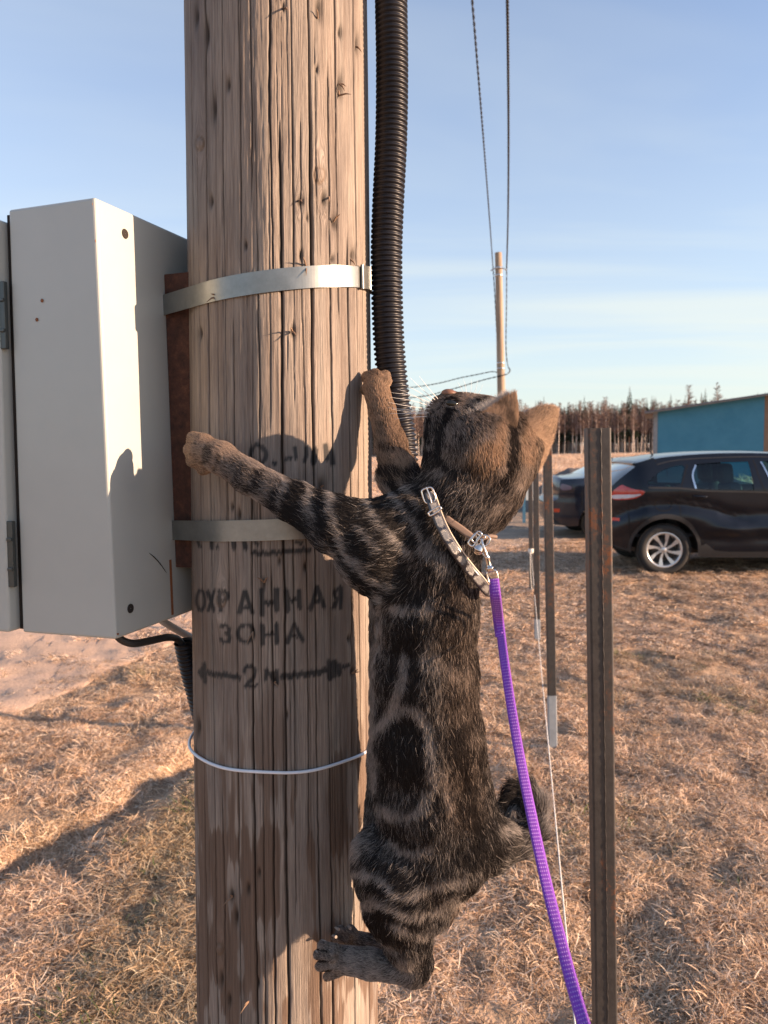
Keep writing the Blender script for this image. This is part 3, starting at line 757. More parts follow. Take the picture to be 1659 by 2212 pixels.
paint = np.zeros_like(A_)
for pts, w in strokes:
    d = seg_dist(wu, wv, pts); paint = np.maximum(paint, 1 - sstep(w * .5 - 2.2, w * .5 + 2.6, d))
paint *= facing * (0.85 + 0.25 * fbm(A_ * 300, ZZ * 40, 3, 12)); paint *= (1 - 0.45 * kn)
# brown weather stains low on the pole (zig-zag edges that follow the grain)
st = fbm(Wp * 36 + 9, ZZ * 9.5, 3, 61) + 0.42 * (fbm(Wp * 210, ZZ * 3.5, 3, 62) - .5)
stain = sstep(0.49, 0.53, st) * sstep(1.50, 1.22, ZZ) + 0.25 * sstep(0.5, .62, st) * sstep(1.9, 1.4, ZZ)
r_ = RR0 + H
Vx = np.stack([cx[:, None] + r_ * np.cos(TH), PY + r_ * np.sin(TH), ZZ], -1).reshape(-1, 3)
ii = np.arange(TH.size).reshape(TH.shape); jj = np.roll(ii, -1, axis=1)
Ff = np.stack([ii[:-1], jj[:-1], jj[1:], ii[1:]], -1).reshape(-1, 4)
me = np_mesh('shaft', Vx, Ff)
for nm, dat in (('crack', np.maximum(crack, scar * .85)), ('paint', paint), ('stain', stain), ('knot', kn), ('grain', Wp)):
    attr(me, nm, 'FLOAT', 'POINT', dat.astype(np.float32))
t = MT('weathered_pole_wood'); obj = t.n('ShaderNodeTexCoord'); sp = t.n('ShaderNodeSeparateXYZ'); t.l(obj.outputs['Object'], sp.inputs[0])
cb = t.n('ShaderNodeCombineXYZ'); t.l(t.attr('grain'), cb.inputs[0]); t.l(sp.outputs['Z'], cb.inputs[1])
def gvec(sx, sz):
    m = t.n('ShaderNodeMapping'); m.inputs['Scale'].default_value = (sx, sz, 1); t.l(cb.outputs[0], m.inputs[0]); return m.outputs[0]
g1 = t.noise(gvec(300, 5), 1, 5, 0.7); g2 = t.noise(gvec(55, 2.2), 1, 4, 0.6, 0.4); g3 = t.noise(gvec(1100, 18), 1, 3, 0.6); g4 = t.noise(gvec(9, 4), 1, 3)
col = t.ramp(g1, [(0.30, (0.112, 0.079, 0.060)), (0.48, (0.242, 0.191, 0.144)), (0.72, (0.391, 0.321, 0.251))])
col = t.mix(0.55, col, t.ramp(g2, [(0.34, (0.186, 0.133, 0.098)), (0.52, (0.344, 0.284, 0.223)), (0.70, (0.251, 0.237, 0.200))]))
col = t.mix(t.math('MULTIPLY', g4, 0.35), col, (0.33, 0.30, 0.245))
wb = t.noise(gvec(14, 3.2), 1, 5, 0.65); col = t.mix(1.0, col, t.ramp(wb, [(0.32, (0.62, 0.62, 0.64)), (0.60, (1.0, 1.0, 0.99))]), 'MULTIPLY')
col = t.mix(0.6, col, t.ramp(g3, [(0.3, (0.25, 0.25, 0.25)), (0.7, (0.75, 0.75, 0.75))]), 'OVERLAY')
col = t.mix(1.0, col, (0.985, 0.985, 1.05), 'MULTIPLY')
col = t.mix(t.math('MULTIPLY', t.attr('stain'), 0.82, True), col, t.ramp(g1, [(0.3, (0.10, 0.067, 0.048)), (0.7, (0.19, 0.132, 0.098))]))
col = t.mix(t.math('MULTIPLY', t.attr('knot'), 0.8, True), col, (0.13, 0.085, 0.055))
col = t.mix(t.math('MULTIPLY', t.attr('paint'), 0.93, True), col, (0.030, 0.032, 0.033))
col = t.mix(t.attr('crack'), col, (0.020, 0.014, 0.010))
t.set(col, 0.82); t.p.inputs['Specular IOR Level'].default_value = 0.25
t.bump(t.math('ADD', g3, g1), 0.8, 0.0018)
POLEM = t.m
NP = thing('utility_pole', 'thick weathered wooden pole with black stencilled writing that the cat climbs', 'utility pole', (cbot.x, PY, 0))
link('shaft', me, POLEM, NP)
cz = 7.6; MB().lathe([(0.001, 0), (0.095, 0)], (cx[-1], PY, cz - .001), (0, 0, 1), 24).build('pole_top', FARW.m, NP)
SPL = simple('splinter_wood', (0.22, 0.14, 0.09), 0.9)
def on_pole(u, v, off=0.0):
    """point on the pole's face seen at (u, v)"""
    lo, hi = 0.6, 1.2; d = (P(u, v, 1.0) - CAM_P)
    best = None
    for k in range(400):
        y = 0.85 + k * 0.0006; p = CAM_P + d * (y / d.y); xx, yy = pole_c(p.z)
        if math.hypot(p.x - xx, p.y - yy) < pole_r(p.z) + off: return p
    return P(u, v, 1.02)
def pole_n(p): xx, yy = pole_c(p.z); return Vector((p.x - xx, p.y - yy, 0)).normalized()
rs = random.Random(3)
for (u, v) in [(688, 38), (735, 205), (735, 180), (648, 432), (722, 478), (712, 425), (632, 716), (570, 1258), (545, 1366), (593, 1476), (695, 1052), (760, 560), (662, 575), (763, 1455), (500, 1938), (536, 2165), (424, 1628), (466, 640), (615, 15), (772, 100)]:
    p = on_pole(u, v, 0.001); nrm = pole_n(p); m_ = MB()
    for q in range(rs.choice([1, 2, 2])):
        d = (nrm * rs.uniform(.5, 1) + Vector((rs.uniform(-.8, .8), 0, rs.uniform(-1, 1.2)))).normalized(); L = rs.uniform(.007, .016)
        m_.tube([p - nrm * .002, p + d * L * .5, p + d * L + Vector((0, 0, -.002))], [.0013, .0010, .0002], 5)
    m_.build('splinter', SPL, NP)

# ------------------------------------------------------------------ electricity box
D0 = 0.912; DS = D0 / 0.85
At = P(205, 425, D0); Ab = P(250, 1382, D0)
zt, zb = At.z, Ab.z
lean = Vector((Ab.x - At.x, 0, zb - zt)).normalized() * -1          # up axis of the box
nb = Vector((0.947, -0.32, 0)).normalized(); e1 = Vector((0.32, 0.947, 0)).normalized(); BXW = 0.37; BXD = 0.118
BOXM = MT('grey_box_paint'); c = BOXM.coords('Object')
nz = BOXM.noise(c, 5, 5); nf = BOXM.noise(c, 60, 3, 0.7)
col = BOXM.ramp(nz, [(0.3, (0.387, 0.408, 0.383)), (0.7, (0.439, 0.460, 0.430))])
sp_ = BOXM.ramp(nf, [(0.76, (0, 0, 0)), (0.80, (1, 1, 1))])
col = BOXM.mix(BOXM.math('MULTIPLY', sp_, 0.25), col, (0.25, 0.16, 0.11))
BOXM.set(col, 0.38); BOXM.p.inputs['Coat Weight'].default_value = 0.25; BOXM.p.inputs['Coat Roughness'].default_value = 0.15
BOXM.bump(BOXM.noise(c, 900, 2), 0.08, 0.0005)
RUST = MT('rusty_steel'); c = RUST.coords('Object')
RUST.set(RUST.ramp(RUST.noise(c, 90, 6, 0.75), [(0.3, (0.030, 0.016, 0.012)), (0.55, (0.085, 0.036, 0.024)), (0.75, (0.16, 0.07, 0.04))]), 0.85, 0.2)
RUST.bump(RUST.noise(c, 400, 3), 0.5, 0.001)
DARK = simple('dark_hole', (0.02, 0.015, 0.012), 0.9); RUSTY = simple('rust_orange', (0.22, 0.085, 0.035), 0.9, scale=60)
EB = thing('meter_box', 'pale grey painted steel meter box strapped to the left of the wooden pole', 'meter box', (Ab.x, Ab.y, zb))
def bxp(s, d, h):
    """s along the back plate away from us, d depth to the left, h height 0..1"""
    b = Ab + lean * ((zt - zb) / lean.z) * h; return b + e1 * s - nb * (d * (1.07 + 0.13 * (1 - h)))
def bevel_box(name, corners, mat, parent, w=0.003, seg=3):
    bm_ = bmesh.new(); vs = [bm_.verts.new(p) for p in corners]
    for f in [(0, 3, 2, 1), (4, 5, 6, 7), (0, 1, 5, 4), (1, 2, 6, 5), (2, 3, 7, 6), (3, 0, 4, 7)]: bm_.faces.new([vs[i] for i in f])
    bmesh.ops.recalc_face_normals(bm_, faces=bm_.faces)
    bmesh.ops.bevel(bm_, geom=bm_.edges[:], offset=w, segments=seg, affect='EDGES', profile=0.5)
    me = bpy.data.meshes.new(name); bm_.to_mesh(me); bm_.free()
    return link(name, me, mat, parent)
def slab(name, s0, s1, d0, d1, h0, h1, mat, parent=EB, w=0.003):
    return bevel_box(name, [bxp(s0, d0, h0), bxp(s1, d0, h0), bxp(s1, d1, h0), bxp(s0, d1, h0), bxp(s0, d0, h1), bxp(s1, d0, h1), bxp(s1, d1, h1), bxp(s0, d1, h1)], mat, parent, w)
body = slab('body', 0, BXW, 0, BXD, 0, 1, BOXM.m, w=0.0035)
slab('gasket', 0.006, BXW - .006, BXD + .0005, BXD + 0.0075, 0.006, 0.992, DARK, w=0.0005)
door = slab('door', -0.012, BXW + .004, BXD + 0.008, BXD + 0.031, 0.004, 0.978, BOXM.m, w=0.004)
HINGE = simple('zinc_hinge', (0.09, 0.10, 0.10), 0.4, 0.8)
for h0, h1 in ((0.68, 0.835), (0.115, 0.275)):
    hg = slab('hinge', -0.0095, -0.003, BXD + 0.0015, BXD + 0.010, h0, h1, HINGE, w=0.001)
    for q in (0.25, 0.7):
        k = slab('knuckle', -0.0120, -0.0065, BXD + 0.0015, BXD + 0.0075, h0 + (h1 - h0) * q, h0 + (h1 - h0) * (q + .05), HINGE, EB, w=0.0008)
for s, h in ((0.052, 0.945), (0.030, 0.062)):
    p = bxp(s, -0.0004, h); MB().lathe([(0.0005, 0.0004), (0.0042, 0.0004), (0.0055, 0.0008), (0.0060, 0)], p, nb, 18).build('mounting_hole', DARK, EB)
MB().box(bxp(0.004, -0.0003, 0.012), (.002, .002, .002)).build('paint_chip', RUSTY, EB)
for s, d, h in ((0.002, 0.0035, 0.985), (0.002, 0.002, 0.905), (-0.0004, 0.075, 0.786), (-0.0004, 0.083, 0.744)):
    q = MB(); q.lathe([(0.0003, .0004), (0.0019, .0003), (0.0023, 0)], bxp(s, d, h) - e1 * .0004, -e1 if d > .004 else nb, 10); q.build('paint_chip', RUSTY, EB)
# scratch and rust run on the back plate
scr = [bxp(0.072 + .036 * q, -0.0006, 0.185 - 0.062 * q + .006 * math.sin(q * 3)) for q in [i / 8 for i in range(9)]]
MB().tube(scr, [.0002, .0005, .0007, .0008, .0007, .0007, .0005, .0005, .0002], 5).build('scratch', DARK, EB)
slab('rust_run', 0.116, 0.121, -0.0005, -0.0001, 0.01, 0.155, RUSTY, w=0.0001)
# bracket: channel between the box and the pole
b0 = bxp(0.130, 0, 0); 
def hz_of(v): return (P(360, v, 1.05).z - zb) / (zt - zb)
hb0, hb1 = hz_of(1222), hz_of(598)
br = thing('bracket', None, None, (0, 0, 0)); br.parent = EB; br.location = -Vector(EB.location)
slab('flange', 0.130, 0.134, -0.0365, -0.0005, hb0, hb1, RUST.m, br, w=0.0008)
slab('flange', 0.287, 0.291, -0.0365, -0.0005, hb0, hb1, RUST.m, br, w=0.0008)
slab('web', 0.1345, 0.2865, -0.0055, -0.0008, hb0 + .002, hb1 - .002, RUST.m, br, w=0.0008)

# ------------------------------------------------------------------ stainless bands round pole and bracket
BAND = MT('stainless_band'); c = BAND.coords('Object')
BAND.set(BAND.ramp(BAND.noise(c, 25, 5, 0.7), [(0.3, (0.204, 0.212, 0.204)), (0.7, (0.306, 0.315, 0.302))]), 0.36, 0.85)
BAND.bump(BAND.noise(BAND.coords('Object', (30, 30, 400)), 3, 3), 0.15, 0.0006)
def band(label, pts, w, hole=False):
    """pts: three world points that fix the plane z = a + b x + c y"""
    M = np.array([[1, p.x, p.y] for p in pts]); a, b, c_ = np.linalg.solve(M, np.array([p.z for p in pts]))
    zc = a + b * pole_c(pts[1].z)[0] + c_ * PY; r = float(pole_r(zc)) + 0.0022; xx, yy = pole_c(zc)
    h = (zc - zb) / (zt - zb); q0 = bxp(0.1285, 0.0025, h); q1 = bxp(0.2925, 0.0025, h)
    cir = [(xx + r * math.cos(2 * math.pi * k / 200), yy + r * math.sin(2 * math.pi * k / 200)) for k in range(200)] + [(q0.x, q0.y), (q1.x, q1.y)]
    # convex hull, counter-clockwise
    P_ = sorted(set(cir)); 
    def half(ps):
        o = []
        for p in ps:
            while len(o) >= 2 and (o[-1][0] - o[-2][0]) * (p[1] - o[-2][1]) - (o[-1][1] - o[-2][1]) * (p[0] - o[-2][0]) <= 0: o.pop()
            o.append(p)
        return o
    hull = half(P_)[:-1] + half(P_[::-1])[:-1]
    C = Vector((xx, yy)); V = []; n = len(hull); th_ = 0.0011
    for (x, y) in hull:
        o = (Vector((x, y)) - C).normalized() * th_; z = a + b * x + c_ * y
        V += [(x, y, z - w / 2), (x, y, z + w / 2), (x + o.x, y + o.y, z + w / 2), (x + o.x, y + o.y, z - w / 2)]
    F = []
    for k in range(n):
        k2 = (k + 1) % n
        for j in range(4): F.append((k * 4 + j, k2 * 4 + j, k2 * 4 + (j + 1) % 4, k * 4 + (j + 1) % 4))
    e = thing('steel_band', label, 'steel band', (xx, yy, zc)); MB().add(V, F).build('strap', BAND.m, e)
    return e, (a, b, c_), r, (xx, yy)
zl = P(354, 661, 1.04); zf = P(600, 600, 0.925); zr = P(798, 606, 1.05)
e, pl, r, (xx, yy) = band('upper stainless band strapped round the pole, with a buckle at its right end', [zl, zf, zr], 0.0262)
# buckle
an = math.radians(-24); 
def bkl(an_, dz_, off): 
    x = xx + (r + off) * math.cos(an_); y = yy + (r + off) * math.sin(an_); return Vector((x, y, pl[0] + pl[1] * x + pl[2] * y + dz_))
Vb = []; nn = 9; a0, a1 = math.radians(-27), math.radians(-17)
q = MB()
for j, off in enumerate((0.0016, 0.0042)):
    for k in range(nn): q_ = a0 + (a1 - a0) * k / (nn - 1); Vb += [bkl(q_, -.0145, off), bkl(q_, .0145, off)]
F = []
for k in range(nn - 1):
    i0 = 2 * k; j0 = 2 * nn + 2 * k; F += [(i0, i0 + 2, i0 + 3, i0 + 1), (j0, j0 + 1, j0 + 3, j0 + 2), (i0, j0, j0 + 2, i0 + 2), (i0 + 1, i0 + 3, j0 + 3, j0 + 1)]
F += [(0, 1, 2 * nn + 1, 2 * nn), (2 * nn - 2, 4 * nn - 2, 4 * nn - 1, 2 * nn - 1)]
q.add(Vb, F).build('buckle', BAND.m, e)
for an_ in (-27.5, -16.5): MB().tube([bkl(math.radians(an_), -.015, .0035), bkl(math.radians(an_), .015, .0035)], .0022, 8).build('buckle_ear', BAND.m, e)
zl = P(362, 1145, 1.04); zf = P(500, 1148, 0.935); zr = P(798, 1128, 1.05)
band('lower stainless band round the pole, passing behind the cat\'s foreleg', [zl, zf, zr], 0.0262)

# ------------------------------------------------------------------ white wire loop round the pole
WIRE = simple('white_wire', (0.72, 0.74, 0.78), 0.4, scale=30, var=0.05)
ps = [P(422, 1600, 1.045), P(600, 1681, 0.92), P(788, 1634, 0.99)]
M = np.array([[1, p.x, p.y] for p in ps]); a, b, c_ = np.linalg.solve(M, np.array([p.z for p in ps])); xx, yy = pole_c(a + b * -.14 + c_ * 1.05)
loop = []
for k in range(97):
    q = 2 * math.pi * k / 96; rr_ = 0.1262 + 0.0030 + 0.0045 * max(0, -math.cos(q)) ** 3 + 0.0004 * math.sin(q * 9); x = xx + rr_ * math.cos(q); y = yy + rr_ * math.sin(q)
    loop.append((x, y, a + b * x + c_ * y + 0.0008 * math.sin(q * 7 + 1)))
tag(MB().tube(loop, 0.0021, 8, caps=False).build('wire_tie', WIRE), 'thin white wire looped once round the wooden pole below the stencil', 'wire')

# ------------------------------------------------------------------ corrugated conduit and the box cables
def corrugated(path, r, pitch, depth, n=26):
    pts = catmull(path, 14); L = [0]
    for a_, b_ in zip(pts[:-1], pts[1:]): L.append(L[-1] + (b_ - a_).length)
    S = np.arange(0, L[-1], pitch / 7); X = np.stack([np.interp(S, L, [p[k] for p in pts]) for k in range(3)], 1)
    # ridges are flat-topped rings
    w = (np.cos(2 * np.pi * S / pitch)); rad = r - depth + depth * sstep(-0.45, 0.35, w)
    T = np.gradient(X, axis=0); T /= np.linalg.norm(T, axis=1)[:, None]
    x = np.cross(T[0], [0, 1, 0.001]); x /= np.linalg.norm(x); V = np.zeros((len(S), n, 3)); an = np.linspace(0, 2 * np.pi, n, endpoint=False)
    for i in range(len(S)):
        x = x - T[i] * np.dot(x, T[i]); x /= np.linalg.norm(x); y = np.cross(T[i], x)
        V[i] = X[i] + rad[i] * (np.cos(an)[:, None] * x + np.sin(an)[:, None] * y)
    ii = np.arange(len(S) * n).reshape(len(S), n); jj = np.roll(ii, -1, axis=1)
    return V.reshape(-1, 3), np.stack([ii[:-1], jj[:-1], jj[1:], ii[1:]], -1).reshape(-1, 4)
CORR = MT('black_corrugated_plastic'); c = CORR.coords('Object')
CORR.set(CORR.ramp(CORR.noise(c, 12, 5), [(0.3, (0.006, 0.006, 0.009)), (0.7, (0.012, 0.012, 0.016))]), 0.42); CORR.p.inputs['Specular IOR Level'].default_value = 0.32
CORR.bump(CORR.noise(c, 300, 3), 0.1, 0.0005)
cy = 1.045
path = [P(838, -900, 1.02), P(842, -300, 1.05)] + [P(u, v, cy) for u, v in ((845, 0), (847, 150), (845, 300), (838, 450), (835, 560), (838, 700), (845, 800), (855, 880), (866, 950), (872, 1060))] + [P(868, 1200, 1.10), P(830, 1400, 1.16), P(700, 1560, 1.24), P(560, 1600, 1.25)]
Vc, Fc = corrugated(path, 0.0212, 0.0066, 0.0026)
tag(link('corrugated_conduit', np_mesh('corrugated_conduit', Vc, Fc), CORR.m), 'long black corrugated conduit hanging down the right side of the pole', 'conduit')
path = [P(397, 1386, 1.10), P(404, 1420, 1.105), P(416, 1470, 1.11), P(432, 1530, 1.115), P(455, 1640, 1.13), P(470, 1900, 1.17), P(475, 2400, 1.19)]
Vc, Fc = corrugated(path, 0.0145, 0.0066, 0.0022)
cd = thing('corrugated_conduit', 'short black corrugated conduit coming out from behind the pole under the grey box', 'conduit', P(397, 1386, 1.10))
link('sleeve', np_mesh('sleeve', Vc, Fc), CORR.m, cd)
MB().tube(catmull([P(252, 1372, 0.985), P(266, 1384, 0.99), P(290, 1390, 1.0), (P(325, 1384, 1.03)), P(360, 1377, 1.06), P(382, 1380, 1.09), P(396, 1398, 1.10), P(404, 1430, 1.105)], 8), 0.0052, 10).build('cable', CABLE, cd)
GC = simple('grey_cable', (0.42, 0.42, 0.43), 0.5)
tag(MB().tube(catmull([P(340, 1330, 1.10), P(352, 1342, 1.10), P(385, 1362, 1.13), P(424, 1384, 1.17), P(470, 1420, 1.20), P(500, 1500, 1.21)], 6), 0.0055, 10).build('grey_cable', GC), 'pale grey cable running from under the box to behind the pole', 'cable')

# ------------------------------------------------------------------ steel fence posts
POSTM = MT('rust_spotted_steel'); c = POSTM.coords('Object')
n1 = POSTM.noise(POSTM.coords('Object', (1, 1, 0.35)), 9, 5, 0.75); n2 = POSTM.noise(c, 45, 5, 0.8)
col = POSTM.ramp(n2, [(0.3, (0.045, 0.041, 0.039)), (0.7, (0.085, 0.078, 0.073))])
rst = POSTM.math('MULTIPLY', POSTM.ramp(n2, [(0.50, (0, 0, 0)), (0.60, (1, 1, 1))]), POSTM.ramp(n1, [(0.50, (0, 0, 0)), (0.60, (1, 1, 1))]))
col = POSTM.mix(rst, col, (0.20, 0.075, 0.03)); POSTM.set(col, 0.55, 0.35); POSTM.bump(n2, 0.25, 0.001)
PAINTW = simple('pale_blue_grey_paint', (0.30, 0.33, 0.35), 0.6, scale=20)
def fence_post(ut, vt, ub, vb, y, w, label, painted=0.0):
    a = P(ut, vt, y); 
    if vb < 1900: b_ = P(ub, vb, y); b_.z = 0.0
    else:
        b_ = P(ub, vb, y); d = (b_ - a) / (a.z - b_.z); b_ = a + d * a.z
    e = thing('fence_post', label, 'fence post', (b_.x, y, 0)); up = (a - b_).normalized(); h = w / 2; q = MB()
    R3 = 0.004 * w / .045; pr = []
    for sx, sy in ((1, -1), (1, 1), (-1, 1), (-1, -1)):
        for k in range(4):
            an_ = {(1, -1): -90, (1, 1): 0, (-1, 1): 90, (-1, -1): 180}[(sx, sy)] + k * 30
            pr.append((sx * (h - R3) + R3 * math.cos(math.radians(an_)), sy * (h - R3) + R3 * math.sin(math.radians(an_))))
    n = len(pr); rot = Matrix.Rotation(math.radians(-4), 3, 'Z')
    b2 = b_ - up * 0.1; L = (a - b2).length
    def ringp(t_, sc): return [b2 + up * L * t_ + rot @ Vector((x * sc, y_ * sc, 0)) for x, y_ in pr]
    V = ringp(0, 1) + ringp(1, 1) + ringp(1, 0.86) + ringp(0.85, 0.86); F = []
    for lv in range(3):
        for k in range(n): k2 = (k + 1) % n; F.append((lv * n + k, lv * n + k2, (lv + 1) * n + k2, (lv + 1) * n + k))
    F.append(tuple(range(3 * n, 4 * n)))
    q.add(V, F, smooth=False).build('tube', POSTM.m, e)
    if y < 3:
        wl = [b2 + up * L * (k / 220) + rot @ Vector((0.10 * h + .0006 * math.sin(k * 1.7), -h - .0002, 0)) for k in range(221)]
        MB().tube(wl, [0.0011 + .0004 * math.sin(k * 2.3) for k in range(221)], 5).build('weld_seam', POSTM.m, e)
    if painted:
        V = [b_ + up * z_ + rot @ Vector((x * 1.03, y_ * 1.03, 0)) for z_ in (-.05, painted) for x, y_ in pr]
        MB().add(V, [(k, (k + 1) % n, n + (k + 1) % n, n + k) for k in range(n)]).build('painted_foot', PAINTW, e)
    return e
fence_post(1290, 925, 1306, 2212, 1.50, 0.0445, 'nearest rust-spotted square steel post, standing right of the purple leash')
fence_post(1182, 962, 1194, 1642, 4.19, 0.046, 'second steel fence post, with a pale foot, partly behind the cat\'s far ear', 0.33)
fence_post(1157, 985, 1161, 1392, 6.64, 0.046, 'third steel fence post, close beside the thin white string', 0.2)
fence_post(1145, 1000, 1148, 1284, 8.90, 0.046, 'farthest and thinnest steel fence post, where the white string is tied', 0.05)
STR = simple('white_string', (0.72, 0.69, 0.62), 0.7, scale=60)
s0 = P(1147, 1192, 8.88); s1 = P(1262, 2420, 1.42); sp3 = [s0.lerp(s1, k / 60) - Vector((0, 0, 0.045 * math.sin(math.pi * k / 60))) for k in range(61)]
cs = thing('string', 'taut white string tied to the farthest steel post and running towards us beside the leash', 'string', s0)
MB().tube(sp3, 0.0022, 7).build('line', STR, cs)
MB().lathe([(0.026, -.03), (0.034, -.012), (0.036, .01), (0.027, .03)], P(1147, 1190, 8.9), (0, 0, 1), 12).build('knot', STR, cs)
MB().tube([P(1145, 1193, 8.86), P(1146, 1240, 8.85), P(1150, 1290, 8.84)], 0.004, 6).build('loose_end', STR, cs)
# ------------------------------------------------------------------ cars
def in_poly(x, y, poly):
    ins = False; j = len(poly) - 1
    for i in range(len(poly)):
        xi, yi = poly[i]; xj, yj = poly[j]
        if (yi > y) != (yj > y) and x < (xj - xi) * (y - yi) / (yj - yi + 1e-12) + xi: ins = not ins
        j = i
    return ins
def smooth_poly(pts, n=4, closed=True):
    """round a closed outline a little (Chaikin)"""
    for _ in range(n):
        o = []
        for i in range(len(pts)):
            a, b = pts[i], pts[(i + 1) % len(pts)]
            o += [(a[0] * .75 + b[0] * .25, a[1] * .75 + b[1] * .25), (a[0] * .25 + b[0] * .75, a[1] * .25 + b[1] * .75)]
        pts = o
    return pts
def arc(cx, cz, r, a0, a1, n=18): return [(cx + r * math.cos(math.radians(a0 + (a1 - a0) * k / n)), cz + r * math.sin(math.radians(a0 + (a1 - a0) * k / n))) for k in range(n + 1)]

PAINT = MT('black_car_paint'); c = PAINT.coords('Object')
PAINT.set(PAINT.ramp(PAINT.noise(c, 2.5, 5, 0.6), [(0.3, (0.006, 0.008, 0.013)), (0.7, (0.009, 0.012, 0.019))]), 0.28, 0.25)
PAINT.p.inputs['Coat Weight'].default_value = 0.55; PAINT.p.inputs['Coat Roughness'].default_value = 0.08; PAINT.p.inputs['Coat IOR'].default_value = 1.4; PAINT.p.inputs['Specular IOR Level'].default_value = 0.25
CLAD = simple('black_plastic_cladding', (0.016, 0.016, 0.018), 0.55, scale=12)
GLASS = MT('car_glass'); g = GLASS
tr = g.n('ShaderNodeBsdfTransparent'); tr.inputs[0].default_value = (0.40, 0.72, 0.76, 1); gl = g.n('ShaderNodeBsdfGlossy'); gl.inputs['Roughness'].default_value = 0.02
fr = g.n('ShaderNodeLayerWeight'); fr.inputs[0].default_value = 0.2; fm = g.math('MULTIPLY_ADD', g.math('POWER', fr.outputs['Facing'], 3.0), 0.6); fm.node.inputs[2].default_value = 0.05
mx = g.n('ShaderNodeMixShader'); g.l(fm, mx.inputs[0]); g.l(tr.outputs[0], mx.inputs[1]); g.l(gl.outputs[0], mx.inputs[2]); g.l(mx.outputs[0], g.o.inputs[0])
TINT = MT('dark_tinted_glass'); TINT.set((0.008, 0.010, 0.013), 0.04); TINT.p.inputs['Coat Weight'].default_value = 1
RED = simple('red_lamp_glass', (0.48, 0.018, 0.012), 0.12, scale=3, Coat_Weight=1.0); CLEAR = simple('clear_lamp_glass', (0.55, 0.55, 0.60), 0.10, scale=3, Coat_Weight=1.0)
ORANGE = simple('orange_red_reflector', (0.65, 0.07, 0.02), 0.2); RUBBER = simple('tyre_rubber', (0.022, 0.021, 0.020), 0.8, bump=0.2)
ALLOY = simple('silver_alloy', (0.62, 0.62, 0.62), 0.32, 0.75, var=0.06); BRAKE = simple('brake_metal', (0.10, 0.09, 0.085), 0.6, 0.5)
INT = simple('dark_upholstery', (0.025, 0.026, 0.030), 0.85); CHROME = simple('bright_trim', (0.7, 0.7, 0.7), 0.15, 1.0)
GAP = simple('door_gap', (0.002, 0.002, 0.002), 0.9)

def panel(outline, holes, ox, yb, depth, sgn, parts, grid=0.045, extra=None):
    """side panel of a car: triangulate outline (x, z), lift to 3-D with depth(x, z); parts = [(name, poly, inset)] split it into meshes"""
    bl = [smooth_poly(outline, 1)] + holes + [p for _, p, _ in parts]
    vs = []; es = []
    for poly in bl:
        b = len(vs); dense = []
        for i in range(len(poly)):
            a, c_ = poly[i], poly[(i + 1) % len(poly)]; L = math.dist(a, c_); k = max(1, int(L / grid))
            for q in range(k): dense.append((a[0] + (c_[0] - a[0]) * q / k, a[1] + (c_[1] - a[1]) * q / k))
        vs += dense; es += [(b + i, b + (i + 1) % len(dense)) for i in range(len(dense))]
    xs = [p[0] for p in bl[0]]; zs = [p[1] for p in bl[0]]
    x = min(xs)
    while x < max(xs):
        z = min(zs)
        while z < max(zs):
            if in_poly(x, z, bl[0]): vs.append((x, z))
            z += grid
        x += grid
    rv, re, rf, *_ = delaunay_2d_cdt([Vector(v) for v in vs], es, [], 0, 1e-5)
    grp = {'body': []}
    for nm, _, _ in parts: grp.setdefault(nm, [])
    keyed = [[] for _ in parts]
    for f in rf:
        cx_ = sum(rv[i].x for i in f) / 3; cz_ = sum(rv[i].y for i in f) / 3
        if not in_poly(cx_, cz_, bl[0]) or any(in_poly(cx_, cz_, h) for h in holes): continue
        for k, (nm, poly, ins) in enumerate(parts):
            if in_poly(cx_, cz_, poly): keyed[k].append(f); break
        else: grp['body'].append(f)
    def mk(fs, ins):
        used = {}; V = []; F = []
        for f in fs:
            q = []
            for i in f:
                if i not in used: used[i] = len(V); x, z = rv[i]; V.append((ox + x, yb + sgn * (depth(x, z) + ins), z))
                q.append(used[i])
            F.append(q if sgn > 0 else q[::-1])
        return V, F
    return mk(grp['body'], 0.0), [(parts[k][0], mk(keyed[k], parts[k][2])) for k in range(len(parts))]

def smesh(name, VF, mat, parent, smooth=True):
    V, F = VF
    if not F: return None
    me = bpy.data.meshes.new(name); me.from_pydata(V, [], F); me.polygons.foreach_set('use_smooth', [smooth] * len(F)); me.update()
    return link(name, me, mat, parent)

